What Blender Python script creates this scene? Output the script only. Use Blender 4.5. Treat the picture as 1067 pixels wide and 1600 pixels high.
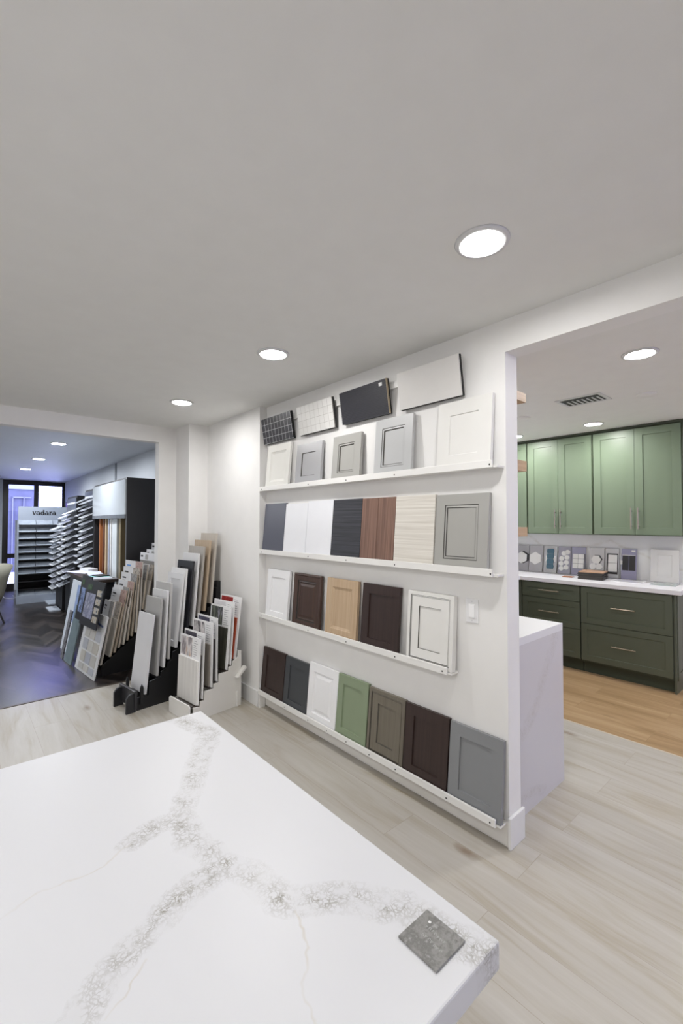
import bpy, bmesh, math, random
from mathutils import Vector, Matrix
random.seed(7)
for o in list(bpy.data.objects): bpy.data.objects.remove(o)
SC = bpy.context.scene; COL = SC.collection
PI = math.pi; R = math.radians

# ------------------------------------------------------------ camera, world, lights, exposure
cd = bpy.data.cameras.new('camera'); cam = bpy.data.objects.new('camera', cd); COL.objects.link(cam)
cd.sensor_fit = 'VERTICAL'; cd.sensor_height = 36; cd.lens = 690/1600*36; cd.clip_end = 80; cd.clip_start = .02
cam.location = (0, 0, 1.5); cam.rotation_euler = (R(90)+math.atan(17/690), 0, -math.atan(600.5/690))
SC.camera = cam
W = bpy.data.worlds.new('daylight'); SC.world = W; W.use_nodes = True
W.node_tree.nodes['Background'].inputs[0].default_value = (.50, .54, 1, 1)
W.node_tree.nodes['Background'].inputs[1].default_value = 9.0
l_ = bpy.data.lights.new('blue_accent_spot', 'SPOT'); l_.energy = 150; l_.color = (.17, .17, 1); l_.spot_size = R(17); l_.spot_blend = 1; l_.shadow_soft_size = .12  # added blue spot, no fixture, for the glow on the dark floor
o_ = bpy.data.objects.new('blue_accent_spot', l_); COL.objects.link(o_); o_.location = (1.25, 9.3, 2.43)
o_.rotation_euler = (Vector((.68, 5.6, 0))-o_.location).to_track_quat('-Z', 'Y').to_euler()
LAMP = 154.0; LAMP_FAR = 520.0; LAMP_KITCHEN = 185.0
SC.view_settings.view_transform = 'Standard'; SC.view_settings.look = 'None'
SC.view_settings.exposure = 0.15; SC.view_settings.gamma = 1.0; SC.view_settings.use_curve_mapping = False

# ------------------------------------------------------------ material helpers
def s2l(c): return tuple((x/12.92 if x <= .04045 else ((x+.055)/1.055)**2.4) for x in c)
def hexc(h): return s2l(tuple(int(h[i:i+2], 16)/255 for i in (0, 2, 4)))
class NT:
    def __init__(s, m): s.t = m.node_tree; s.n = s.t.nodes; s.bsdf = s.n['Principled BSDF']
    def new(s, k, **kw):
        x = s.n.new('ShaderNode'+k)
        for a, b in kw.items(): setattr(x, a, b)
        return x
    def link(s, a, b): s.t.links.new(a, b)
    def math(s, op, a, b=None, c=None, clamp=False):
        x = s.new('Math', operation=op, use_clamp=clamp)
        for i, v in enumerate((a, b, c)):
            if v is None: continue
            if isinstance(v, (int, float)): x.inputs[i].default_value = v
            else: s.link(v, x.inputs[i])
        return x.outputs[0]
    def vmath(s, op, a, b=None, out=0):
        x = s.new('VectorMath', operation=op)
        for i, v in enumerate((a, b)):
            if v is None: continue
            if isinstance(v, (tuple, list)): x.inputs[i].default_value = v
            elif isinstance(v, (int, float)): x.inputs[i].default_value = (v,)*3
            else: s.link(v, x.inputs[i])
        return x.outputs[out]
    def coords(s): return s.new('TexCoord').outputs['Object']
    def noise(s, vec, scale, detail=4, rough=.5, dist=0, out='Fac'):
        x = s.new('TexNoise'); s.link(vec, x.inputs['Vector']); x.inputs['Scale'].default_value = scale
        x.inputs['Detail'].default_value = detail; x.inputs['Roughness'].default_value = rough; x.inputs['Distortion'].default_value = dist
        return x.outputs[out]
    def stretch(s, vec, sc, rot=(0, 0, 0), loc=(0, 0, 0)):
        x = s.new('Mapping'); s.link(vec, x.inputs['Vector']); x.inputs['Scale'].default_value = sc; x.inputs['Rotation'].default_value = rot; x.inputs['Location'].default_value = loc
        return x.outputs[0]
    def ramp(s, fac, stops):
        x = s.new('ValToRGB'); s.link(fac, x.inputs[0]); e = x.color_ramp.elements
        while len(e) < len(stops): e.new(.5)
        for i, (p, c) in enumerate(stops):
            e[i].position = p; e[i].color = (*c, 1) if len(c) == 3 else c
        return x.outputs[0]
    def mix(s, fac, a, b, blend='MIX'):
        x = s.new('Mix', data_type='RGBA', blend_type=blend)
        if isinstance(fac, (int, float)): x.inputs[0].default_value = fac
        else: s.link(fac, x.inputs[0])
        for i, v in ((6, a), (7, b)):
            if isinstance(v, tuple): x.inputs[i].default_value = (*v[:3], 1)
            else: s.link(v, x.inputs[i])
        return x.outputs[2]
    def bump(s, h, strength=.2, dist=.01):
        x = s.new('Bump'); s.link(h, x.inputs['Height']); x.inputs['Strength'].default_value = strength; x.inputs['Distance'].default_value = dist
        s.link(x.outputs[0], s.bsdf.inputs['Normal'])
def base(name, rough=.5, metal=0, spec=.5, coat=0):
    m = bpy.data.materials.new(name); m.use_nodes = True; t = NT(m)
    t.bsdf.inputs['Roughness'].default_value = rough; t.bsdf.inputs['Metallic'].default_value = metal
    t.bsdf.inputs['Specular IOR Level'].default_value = spec; t.bsdf.inputs['Coat Weight'].default_value = coat
    t.bsdf.inputs['Coat Roughness'].default_value = .08
    return m, t
MC = {}
def paint(h, rough=.5, metal=0, var=.03, coat=0, spec=.5):
    k = ('p', h, rough, metal, coat)
    if k in MC: return MC[k]
    m, t = base('paint_'+h, rough, metal, spec, coat); c = hexc(h)
    f = t.noise(t.coords(), 9, 3)
    t.link(t.mix(f, tuple(max(0, x*(1-var)) for x in c), tuple(min(1, x*(1+var)) for x in c)), t.bsdf.inputs['Base Color'])
    MC[k] = m; return m
def wood(h1, h2, axis='z', rough=.5, fine=60, long=1.5, coat=0, contrast=(.3, .7)):
    k = ('w', h1, h2, axis, rough, fine)
    if k in MC: return MC[k]
    m, t = base('wood_'+h1, rough, coat=coat)
    sc = [fine, fine, fine]; sc['xyz'.index(axis)] = long
    v = t.stretch(t.coords(), sc); f = t.noise(v, 1, 5, .6, .6)
    c = t.ramp(f, [(contrast[0], hexc(h1)), (contrast[1], hexc(h2))])
    t.link(c, t.bsdf.inputs['Base Color']); t.bump(f, .08, .002); MC[k] = m; return m
def fluted(h1, h2, n, width, rough=.45):        # colour streaks on a fluted sheet
    m, t = base('fluted_'+h1, rough); f = t.noise(t.stretch(t.coords(), (90, 1, 1)), 1, 4)
    t.link(t.ramp(f, [(.35, hexc(h1)), (.65, hexc(h2))]), t.bsdf.inputs['Base Color']); return m
def blotch(cols, scale=12, rough=.5, name='print', stretch=(1, 1, 1), detail=6):
    m, t = base(name, rough); f = t.noise(t.stretch(t.coords(), stretch, loc=(random.random()*9, 3, random.random()*9)), scale, detail, .65)
    n = len(cols); t.link(t.ramp(f, [(.3+.4*i/(max(1, n-1)), hexc(c)) for i, c in enumerate(cols)]), t.bsdf.inputs['Base Color']); return m
def emit(name, c, s):
    m, t = base(name); t.bsdf.inputs['Base Color'].default_value = (0, 0, 0, 1)
    t.bsdf.inputs['Emission Color'].default_value = (*c, 1); t.bsdf.inputs['Emission Strength'].default_value = s; return m

# floor planks running along Y
def plank_floor(name, cols, width=.225, length=1.5, rough=.42, knots=.66):
    m, t = base(name, rough, spec=.4); p = t.coords(); sp = t.new('SeparateXYZ'); t.link(p, sp.inputs[0])
    sw = t.new('CombineXYZ'); t.link(sp.outputs[1], sw.inputs[0]); t.link(sp.outputs[0], sw.inputs[1])
    b = t.new('TexBrick', offset=.37, offset_frequency=2); t.link(sw.outputs[0], b.inputs['Vector'])
    for k, v in (('Scale', 1), ('Mortar Size', .0013), ('Mortar Smooth', .1), ('Bias', 0), ('Brick Width', length), ('Row Height', width)): b.inputs[k].default_value = v
    b.inputs['Color1'].default_value = (0, 0, 0, 1); b.inputs['Color2'].default_value = (1, 1, 1, 1); b.inputs['Mortar'].default_value = (.5, .5, .5, 1)
    tone = t.new('SeparateColor'); t.link(b.outputs['Color'], tone.inputs[0]); tone = tone.outputs[0]
    off = t.new('CombineXYZ'); t.link(t.math('MULTIPLY', tone, 13.7), off.inputs[0]); t.link(t.math('MULTIPLY', tone, 7.1), off.inputs[1])
    q = t.vmath('ADD', p, off.outputs[0])
    warp = t.noise(t.stretch(q, (3.5, .8, 1)), 1, 3, .5)
    qq = t.new('CombineXYZ'); s2 = t.new('SeparateXYZ'); t.link(q, s2.inputs[0])
    t.link(t.math('ADD', s2.outputs[0], t.math('MULTIPLY', warp, .16)), qq.inputs[0]); t.link(s2.outputs[1], qq.inputs[1])
    grain = t.noise(t.stretch(qq.outputs[0], (46, 1.6, 1)), 1, 6, .62)
    broad = t.noise(t.stretch(qq.outputs[0], (7, .8, 1)), 1, 5, .6, 1.2)
    g = t.math('ADD', t.math('MULTIPLY', grain, .28), t.math('ADD', t.math('MULTIPLY', broad, .66), t.math('MULTIPLY', tone, .07)))
    c = t.ramp(g, [(.30, hexc(cols[0])), (.50, hexc(cols[1])), (.70, hexc(cols[2]))])
    if knots:
        vo = t.new('TexVoronoi', feature='F1', voronoi_dimensions='2D'); t.link(t.stretch(q, (3.1, 1.25, 1)), vo.inputs['Vector']); vo.inputs['Scale'].default_value = 1
        wob = t.math('ADD', vo.outputs['Distance'], t.math('MULTIPLY', t.noise(q, 22, 3), .09))
        k = t.math('SUBTRACT', 1, t.math('DIVIDE', t.math('SUBTRACT', wob, .06), .09, clamp=True), clamp=True)
        rnd = t.new('SeparateColor'); t.link(vo.outputs['Color'], rnd.inputs[0])
        k = t.math('MULTIPLY', k, t.math('GREATER_THAN', rnd.outputs[0], .72))
        c = t.mix(t.math('MULTIPLY', k, knots), c, hexc(cols[3]))
    c = t.mix(t.math('MULTIPLY', b.outputs['Fac'], .32), c, hexc(cols[3]))
    t.link(c, t.bsdf.inputs['Base Color']); t.bump(t.math('SUBTRACT', g, t.math('MULTIPLY', b.outputs['Fac'], .6)), .12, .003); return m
M_FLOOR = plank_floor('light_oak_planks', ['A29680', 'B6B1A8', 'C1BDB7', '7A6046'])
M_KFLOOR = plank_floor('warm_oak_planks', ['8A6F4B', 'A98C69', 'BDA380', '684D33'], knots=.3)
def herringbone():
    m, t = base('dark_herringbone', .2, spec=.5); p = t.coords(); sp = t.new('SeparateXYZ'); t.link(p, sp.inputs[0])
    x, y = sp.outputs[0], sp.outputs[1]; wd = .42
    f = t.math('FRACT', t.math('DIVIDE', x, wd)); tri = t.math('MULTIPLY', t.math('ABSOLUTE', t.math('SUBTRACT', f, .5)), wd*2)
    d = t.math('ADD', y, tri); row = t.math('DIVIDE', d, .13); fr = t.math('FRACT', row)
    seam = t.math('LESS_THAN', t.math('MINIMUM', fr, t.math('SUBTRACT', 1, fr)), .03)
    idv = t.math('ADD', t.math('FLOOR', row), t.math('MULTIPLY', t.math('FLOOR', t.math('DIVIDE', x, wd*.5)), 17.3))
    wn = t.new('TexWhiteNoise', noise_dimensions='1D'); t.link(idv, wn.inputs['W'])
    cb = t.new('CombineXYZ'); t.link(t.math('MULTIPLY', d, 60), cb.inputs[0]); t.link(t.math('MULTIPLY', x, 3), cb.inputs[1]); t.link(idv, cb.inputs[2])
    gr = t.noise(cb.outputs[0], 1, 4, .6)
    v = t.math('ADD', t.math('MULTIPLY', wn.outputs[0], .5), t.math('MULTIPLY', gr, .5))
    c = t.ramp(v, [(.2, hexc('1A1716')), (.55, hexc('2A2523')), (.85, hexc('453D39'))])
    c = t.mix(seam, c, hexc('1B1716')); t.link(c, t.bsdf.inputs['Base Color'])
    t.link(t.math('ADD', t.math('MULTIPLY', v, .10), .26), t.bsdf.inputs['Roughness']); t.bump(v, .3, .003); return m
M_HERR = herringbone()

# quartz with veins following given lines (object XY coordinates)
def quartz(name, lines=(), basecol='E9EAEE', vein='9C968A', rough=.38, soft=None, plane='xy'):
    m, t = base(name, rough, spec=.45); p = t.coords()
    warp = t.vmath('SUBTRACT', t.noise(p, 7, 4, .6, out='Color'), (.5, .5, .5)); pw = t.vmath('ADD', p, t.vmath('MULTIPLY', warp, .075 if soft is None else soft))
    pw = t.vmath('MULTIPLY', pw, (1, 1, 0) if plane == 'xy' else (1, 0, 1) if plane == 'xz' else (0, 1, 1))
    broad = thin = None
    for kind, pts, w in lines:
        for a, b in zip(pts[:-1], pts[1:]):
            if plane == 'xy': A = (a[0], a[1], 0); B = (b[0], b[1], 0)
            elif plane == 'xz': A = (a[0], 0, a[1]); B = (b[0], 0, b[1])
            else: A = (0, a[0], a[1]); B = (0, b[0], b[1])
            ba = tuple(B[i]-A[i] for i in range(3)); L = sum(x*x for x in ba)
            pa = t.vmath('SUBTRACT', pw, A); h = t.math('DIVIDE', t.vmath('DOT_PRODUCT', pa, ba, 1), L, clamp=True)
            sc = t.new('VectorMath', operation='SCALE'); sc.inputs[0].default_value = ba; t.link(h, sc.inputs['Scale'])
            d = t.vmath('LENGTH', t.vmath('SUBTRACT', pa, sc.outputs[0]), None, 1)
            d = t.math('DIVIDE', d, w)
            if kind == 'b': broad = d if broad is None else t.math('MINIMUM', broad, d)
            else: thin = d if thin is None else t.math('MINIMUM', thin, d)
    c = t.mix(t.noise(p, 3, 4), hexc(basecol), tuple(x*.97 for x in hexc(basecol)))
    if broad is not None:
        brk = t.math('MAXIMUM', .5, t.math('MULTIPLY', t.math('SUBTRACT', t.noise(p, 9, 2), .28), 4, clamp=True))
        mask = t.math('MULTIPLY', t.math('SUBTRACT', 1, broad, clamp=True), brk)
        pd = t.vmath('ADD', p, t.vmath('MULTIPLY', t.vmath('SUBTRACT', t.noise(p, 45, 3, .6, out='Color'), (.5, .5, .5)), .03))
        vo = t.new('TexVoronoi', feature='DISTANCE_TO_EDGE'); t.link(pd, vo.inputs['Vector']); vo.inputs['Scale'].default_value = 62
        vo2 = t.new('TexVoronoi', feature='DISTANCE_TO_EDGE'); t.link(pd, vo2.inputs['Vector']); vo2.inputs['Scale'].default_value = 110
        cr = t.math('SUBTRACT', 1, t.math('DIVIDE', vo.outputs['Distance'], .085), clamp=True)
        cr2 = t.math('SUBTRACT', 1, t.math('DIVIDE', vo2.outputs['Distance'], .16), clamp=True)
        cr = t.math('MAXIMUM', cr, t.math('MULTIPLY', cr2, .8))
        pat = t.math('MULTIPLY', t.math('SUBTRACT', t.noise(p, 38, 3, .6), .36), 3.2, clamp=True)
        cr = t.math('ADD', t.math('MULTIPLY', t.math('MULTIPLY', cr, pat), .95), .07)
        mm = t.math('MULTIPLY', t.math('POWER', mask, .6), cr); c = t.mix(t.math('MULTIPLY', mm, 1.0, clamp=True), c, hexc(vein))
    if thin is not None:
        mask = t.math('SUBTRACT', 1, thin, clamp=True); br = t.math('MULTIPLY', t.math('SUBTRACT', t.noise(p, 16, 3), .3), 2.2, clamp=True)
        c = t.mix(t.math('MULTIPLY', t.math('MULTIPLY', mask, br), .45), c, hexc('B9AE98'))
    t.link(c, t.bsdf.inputs['Base Color']); return m

# ------------------------------------------------------------ object helpers
def tag(o, label=None, cat=None, group=None, kind=None):
    if label: o['label'] = label
    if cat: o['category'] = cat
    if group: o['group'] = group
    if kind: o['kind'] = kind
    return o
def thing(name, label, cat, loc=(0, 0, 0), rot=(0, 0, 0), group=None):
    o = bpy.data.objects.new(name, None); COL.objects.link(o); o.location = loc; o.rotation_euler = rot; o.empty_display_size = .1
    return tag(o, label, cat, group)
def obj(name, bm, mats, parent=None, world=False, smooth=False, label=None, bevel=0):
    me = bpy.data.meshes.new(name); bmesh.ops.recalc_face_normals(bm, faces=bm.faces[:]); bm.to_mesh(me); bm.free()
    for m in (mats if isinstance(mats, (list, tuple)) else [mats]): me.materials.append(m)
    o = bpy.data.objects.new(name, me); COL.objects.link(o)
    if parent:
        o.parent = parent
        if world:
            r = parent
            l = Vector(r.location)
            while r.parent: r = r.parent; l += Vector(r.location)
            o.location = -l
    if smooth:
        for p in me.polygons: p.use_smooth = True
    if bevel:
        b = o.modifiers.new('bevel', 'BEVEL'); b.width = bevel; b.segments = 2; b.limit_method = 'ANGLE'
    if label: o['label'] = label
    return o
def NB(): return bmesh.new()
def box(bm, x0, x1, y0, y1, z0, z1, mi=0, M=None):
    vs = [bm.verts.new((M @ Vector(p)) if M else p) for p in [(x, y, z) for x in (x0, x1) for y in (y0, y1) for z in (z0, z1)]]
    for q in ((0, 1, 3, 2), (4, 6, 7, 5), (0, 4, 5, 1), (2, 3, 7, 6), (0, 2, 6, 4), (1, 5, 7, 3)):
        f = bm.faces.new([vs[i] for i in q]); f.material_index = mi
    return bm
def B(*a, **k): return box(NB(), *a, **k)
def prism(bm, pts, axis, a, b, mi=0, M=None):       # extrude polygon; axis = the extruded one
    def P(p, t):
        v = (t, p[0], p[1]) if axis == 'x' else (p[0], t, p[1]) if axis == 'y' else (p[0], p[1], t)
        return M @ Vector(v) if M else v
    A = [bm.verts.new(P(p, a)) for p in pts]; C = [bm.verts.new(P(p, b)) for p in pts]
    n = len(pts); fs = [bm.faces.new(A), bm.faces.new(C[::-1])]
    for i in range(n): fs.append(bm.faces.new((A[i], A[(i+1) % n], C[(i+1) % n], C[i])))
    for f in fs: f.material_index = mi
    return bm
def ngon(r, n, c=(0, 0), rot=0, sy=1): return [(c[0]+r*math.cos(rot+2*PI*i/n), c[1]+sy*r*math.sin(rot+2*PI*i/n)) for i in range(n)]
def tube(bm, pts, r, n=8, mi=0):
    pts = [Vector(p) for p in pts]; rings = []
    for i, p in enumerate(pts):
        d = (pts[min(i+1, len(pts)-1)]-pts[max(i-1, 0)]).normalized(); a = d.orthogonal().normalized(); 
        if i and rings: 
            a = (pa - d*pa.dot(d)).normalized()
        pa = a; b = d.cross(a); rings.append([bm.verts.new(p+(a*math.cos(2*PI*k/n)+b*math.sin(2*PI*k/n))*r) for k in range(n)])
    for A, C in zip(rings[:-1], rings[1:]):
        for k in range(n): bm.faces.new((A[k], A[(k+1) % n], C[(k+1) % n], C[k])).material_index = mi
    bm.faces.new(rings[0][::-1]); bm.faces.new(rings[-1]); return bm
def lathe(bm, prof, n=40, mi=0):
    rings = [[bm.verts.new((r*math.cos(2*PI*k/n), r*math.sin(2*PI*k/n), z)) for k in range(n)] for r, z in prof]
    for A, C in zip(rings[:-1], rings[1:]):
        for k in range(n): bm.faces.new((A[k], A[(k+1) % n], C[(k+1) % n], C[k])).material_index = mi
    return bm
def rect_ring(bm, w, h, a, b, mi=0):               # front strip between ring a=(inset,y) and b
    def q(i): s, y = i; return [bm.verts.new(p) for p in ((s, y, s), (w-s, y, s), (w-s, y, h-s), (s, y, h-s))]
    A = q(a); C = q(b)
    for k in range(4): bm.faces.new((A[k], A[(k+1) % 4], C[(k+1) % 4], C[k])).material_index = mi
def rings_mesh(w, h, t, rings):                    # frame: front rings, sides, back.  y=0 back, front at y=-t ; rings: (inset, depth, mat)
    bm = NB()
    q = lambda s, y: [(s, y, s), (w-s, y, s), (w-s, y, h-s), (s, y, h-s)]
    prev = [bm.verts.new(p) for p in q(0, 0)]; bm.faces.new(prev)
    mi = 0
    for s, d, mnext in [(0, 0, 0)]+list(rings):
        cur = [bm.verts.new(p) for p in q(s, -t+d)]
        for k in range(4): bm.faces.new((prev[k], prev[(k+1) % 4], cur[(k+1) % 4], cur[k])).material_index = mi
        prev = cur; mi = mnext
    return bm
def centre_mesh(w, h, t, s, d, rings=()):          # the inner panel: inset s, depth d, then raised rings
    bm = NB(); q = lambda s, y: [(s, y, s), (w-s, y, s), (w-s, y, h-s), (s, y, h-s)]
    prev = [bm.verts.new(p) for p in q(s, -t+d)]; mi = 0
    back = [bm.verts.new(p) for p in q(s, -.001)]
    for k in range(4): bm.faces.new((back[k], back[(k+1) % 4], prev[(k+1) % 4], prev[k]))
    for s2, d2, m2 in rings:
        cur = [bm.verts.new(p) for p in q(s2, -t+d2)]
        for k in range(4): bm.faces.new((prev[k], prev[(k+1) % 4], cur[(k+1) % 4], cur[k])).material_index = mi
        prev = cur; mi = m2
    bm.faces.new(prev).material_index = mi
    return bm
def copy_tree(o, parent=None):
    c = o.copy(); COL.objects.link(c); c.parent = parent
    for ch in [x for x in bpy.data.objects if x.parent == o and x != c]: copy_tree(ch, c)
    return c
def struct(name, bm, m, **k): return tag(obj(name, bm, m, **k), kind='structure')

# ------------------------------------------------------------ setting
CH = 2.465
M_WALL = paint('EEEDEC', .6); M_CEIL = paint('EAEAE8', .7); M_TRIM = paint('E8E8E8', .4); M_WOODW = paint('E4E3E0', .45)
M_DARK = paint('1F1E20', .4); M_BLACK = paint('141416', .5)
struct('floor_showroom', B(-3.6, 3.52, -4, 4.52, -.1, 0), M_FLOOR)
struct('floor_kitchen', B(3.52, 5.5, -4, 4.52, -.1, 0), M_KFLOOR)
struct('trim_1', B(3.512, 3.528, -4, 2.6, 0, .0015), paint('C9BFAF', .5))
struct('floor_far_room', B(-3.6, 2.05, 4.53, 12.36, -.1, 0), M_HERR)
struct('trim_2', B(-1.2, 1.70, 4.51, 4.54, 0, .004), paint('4E443C', .5))
struct('ceiling', B(-3.7, 5.6, -4.1, 4.53, CH, CH+.1), M_CEIL)
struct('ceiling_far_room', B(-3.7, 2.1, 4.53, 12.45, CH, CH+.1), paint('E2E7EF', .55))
# display wall with the header over the kitchen opening
bm = NB(); box(bm, 1.945, 2.055, 1.055, 3.19, 0, CH); box(bm, 1.945, 2.055, -2.2, 1.055, 2.31, CH); box(bm, 1.945, 2.055, -4, -2.2, 2.31, CH)
struct('wall_display', bm, M_WALL)
struct('wall_left', B(1.88, 2.055, 3.19, 4.63, 0, CH), M_WALL)
struct('wall_column', B(1.69, 1.88, 4.20, 4.63, 0, CH), M_WALL)
bm = NB(); box(bm, 1.515, 1.69, 4.53, 4.63, 0, CH); box(bm, -1.2, 1.515, 4.53, 4.63, 2.31, CH); box(bm, -3.6, -1.2, 4.53, 4.63, 0, CH)
struct('wall_doorway', bm, M_WALL)
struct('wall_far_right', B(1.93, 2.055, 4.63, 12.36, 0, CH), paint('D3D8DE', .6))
bm = NB(); box(bm, -3.6, .755, 12.3, 12.42, 0, CH); box(bm, 1.93, 2.055, 12.36, 12.42, 0, CH)
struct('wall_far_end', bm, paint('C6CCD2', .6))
bm = NB(); box(bm, -3.7, -3.6, -4, -1.9, 0, CH); box(bm, -3.7, -3.6, 2.5, 12.42, 0, CH); box(bm, -3.7, -3.6, -1.9, 2.5, 0, .55); box(bm, -3.7, -3.6, -1.9, 2.5, 2.35, CH)
struct('wall_outer_left', bm, M_WALL)
bm = NB(); box(bm, -3.7, 2.4, -4.1, -4, 0, CH); box(bm, 3.6, 5.5, -4.1, -4, 0, CH); box(bm, 2.4, 3.6, -4.1, -4, 2.1, CH); box(bm, 2.4, 3.6, -4.1, -4, 0, .9)
struct('wall_back', bm, M_WALL)
struct('wall_kitchen', B(5.36, 5.5, -4, 4.53, 0, CH), quartz('marble_splash', [('t', [(2.9, 1.5), (2.3, 1.15), (1.7, 1.3), (1.0, 1.0)], .02)], 'F6F6F6', plane='yz'))
struct('wall_kitchen_end', B(2.055, 5.36, 3.05, 3.17, 0, CH), M_WALL)
struct('trim_3', B(1.922, 1.93, 7.74, 7.82, 2.03, CH-.001), paint('6E747A', .4, .3))
# baseboards
struct('baseboard_left', B(1.868, 1.88, 3.19, 4.20, 0, .13), M_TRIM, bevel=.003)
struct('baseboard_column', B(1.678, 1.868, 4.188, 4.20, 0, .13), M_TRIM, bevel=.003)
struct('baseboard_display', B(1.931, 1.945, 1.055, 3.19, .012, .122), paint('DDDAD6', .5), bevel=.003)
struct('baseboard_end', B(1.931, 2.069, 1.041, 1.055, 0, .142), M_TRIM, bevel=.003)

# glazed double door of the far room
M_FRAME = paint('231F20', .35); 
mg, tg = base('window_glass', .02); tr_ = tg.new('BsdfTransparent'); tr_.inputs[0].default_value = (.93, .95, 1, 1); gl_ = tg.new('BsdfGlossy'); gl_.inputs['Roughness'].default_value = .02
fr_ = tg.new('Fresnel'); fr_.inputs[0].default_value = 1.45; mx_ = tg.new('MixShader'); tg.link(fr_.outputs[0], mx_.inputs[0]); tg.link(tr_.outputs[0], mx_.inputs[1]); tg.link(gl_.outputs[0], mx_.inputs[2])
tg.link(mx_.outputs[0], tg.n['Material Output'].inputs['Surface'])
w = struct('window_1', B(.755, .857, 12.28, 12.36, .0, 2.46), M_FRAME)
bm = NB(); box(bm, .857, 1.88, 12.28, 12.36, 2.36, 2.46); box(bm, 1.88, 1.93, 12.28, 12.36, 0, 2.46); box(bm, 1.328, 1.414, 12.28, 12.36, .1, 2.36)
box(bm, .857, 1.88, 12.28, 12.36, .715, .815); box(bm, .857, 1.88, 12.28, 12.36, 0, .14)
obj('window_frame', bm, M_FRAME, w)
bm = NB(); box(bm, .857, 1.328, 12.31, 12.32, .14, .715); box(bm, .857, 1.328, 12.31, 12.32, .815, 2.36); box(bm, 1.414, 1.88, 12.31, 12.32, .14, .715); box(bm, 1.414, 1.88, 12.31, 12.32, .815, 2.36)
obj('window_pane', bm, mg, w)
# window behind the camera
w = struct('window_2', B(2.4, 3.6, -4.08, -4.02, .9, .95), M_FRAME)
bm = NB(); box(bm, 2.4, 3.6, -4.08, -4.02, 2.05, 2.1); 
for x in (2.4, 2.97, 3.54): box(bm, x, x+.06, -4.08, -4.02, .95, 2.05)
obj('window_frame', bm, M_FRAME, w)
# added unseen side window; its glowing pane fills the showroom with light
w = struct('window_3', B(-3.68, -3.62, -1.9, 2.5, .55, .60), M_FRAME)
bm = NB(); box(bm, -3.68, -3.62, -1.9, 2.5, 2.30, 2.35)
for y in (-1.9, -.45, 1.0, 2.45): box(bm, -3.68, -3.62, y, y+.05, .60, 2.30)
obj('window_frame', bm, M_FRAME, w)
obj('window_pane', B(-3.70, -3.69, -1.9, 2.5, .55, 2.35), emit('daylit_frosted_pane', (1, .99, .97), 1.5), w)  # glowing sheet added for fill, no daylight behind it
# street outside the far room
struct('floor_street', B(-6, 9, 12.45, 26, -.12, -.02), paint('D8D4D4', .8))
bw = thing('facade', 'blue painted building front seen through the glass door of the far room', 'building', (0, 17, 0))
obj('facade_wall', B(-5, 1.93, 17, 17.4, -.02, 2.55), blotch(['4C4C56', '575762', '62626E'], 1.5, .8, 'blue_wall'), bw, world=True)
obj('parapet', B(-5, 1.93, 16.95, 17.4, 2.55, 5), paint('8C8F9C', .7), bw, world=True, label='pale grey band above the blue front')
bm = NB(); box(bm, 1.28, 1.30, 16.93, 17, 0, 2.3); box(bm, 1.28, 1.75, 16.93, 17, 2.28, 2.31); box(bm, 1.56, 1.58, 16.93, 17, 0, 2.3)
obj('door_casing', bm, paint('7C7C88', .6), bw, world=True, label='paler blue door casing')

# ------------------------------------------------------------ downlights
M_LTRIM = paint('DADADC', .4); M_L = {'s': emit('lamp_showroom', (1, .985, .965), LAMP), 'f': emit('lamp_far', (.93, .96, 1), LAMP_FAR), 'k': emit('lamp_kitchen', (1, .985, .965), LAMP_KITCHEN)}
def downlight(x, y, k, label, group):
    t = thing('recessed_downlight', label, 'ceiling light', (x, y, CH), group=group)
    obj('trim_ring', lathe(NB(), [(.070, -.004), (.073, -.009), (.088, -.007), (.092, 0), (.07, 0)]), M_LTRIM, t, smooth=True)
    bm = NB(); bm.faces.new([bm.verts.new((p[0], p[1], -.0045)) for p in ngon(.071, 40)[::-1]])
    for f in bm.faces: pass
    obj('lens', bm, M_L[k], t, label='glowing white lens')
gs, gk, gf = 'downlights of the showroom ceiling', 'downlights of the kitchen ceiling', 'downlights of the far room ceiling'
downlight(1.345, .81, 's', 'round white recessed downlight, the largest and nearest, above the door sample wall', gs)
downlight(1.345, 2.14, 's', 'round white recessed downlight in the middle of the showroom row, above the dark mosaic board', gs)
downlight(1.34, 3.485, 's', 'round white recessed downlight farthest along the showroom row, near the white column', gs)
for x, y in [(1.345, -1.85), (-.6, -.52), (-.6, .81), (-.6, 2.14), (-.6, -1.85), (-2.3, -.52), (-2.3, .81), (-2.3, 2.14)]:  # unseen lamps added to fill walls and ceiling with light
    downlight(x, y, 's', 'round white recessed downlight outside the view of the photo, behind or left of the camera', 'downlights beyond the view')
downlight(2.92, .765, 'k', 'round white recessed downlight of the kitchen ceiling, nearest and right of the air vent', gk)
downlight(4.66, 1.617, 'k', 'round white recessed downlight close above the green upper cabinets', gk)
downlight(4.68, 2.43, 'k', 'recessed downlight mostly hidden behind the white wall end, above the oak shelf', gk)
for x, y in [(2.95, 2.3), (4.66, .0), (2.92, -.8)]:  # extra unseen kitchen lamps, added for brightness
    downlight(x, y, 'k', 'round white recessed kitchen downlight outside the view of the photo', 'kitchen downlights beyond the view')
downlight(.917, 6.29, 'f', 'nearest of the three lit downlights beyond the doorway, top of the far room', gf)
downlight(.915, 8.0, 'f', 'middle one of the three lit downlights beyond the doorway', gf)
downlight(.905, 9.62, 'f', 'farthest of the three downlights beyond the doorway, close to the dark framed glass door', gf)
for x, y in [(-1.0, 6.3), (-1.0, 8.0), (-1.0, 9.6), (-2.7, 7.2)]:  # far room lamps added out of sight to raise its light level
    downlight(x, y, 'f', 'recessed downlight of the far room outside the view of the photo', 'far room downlights beyond the view')
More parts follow.
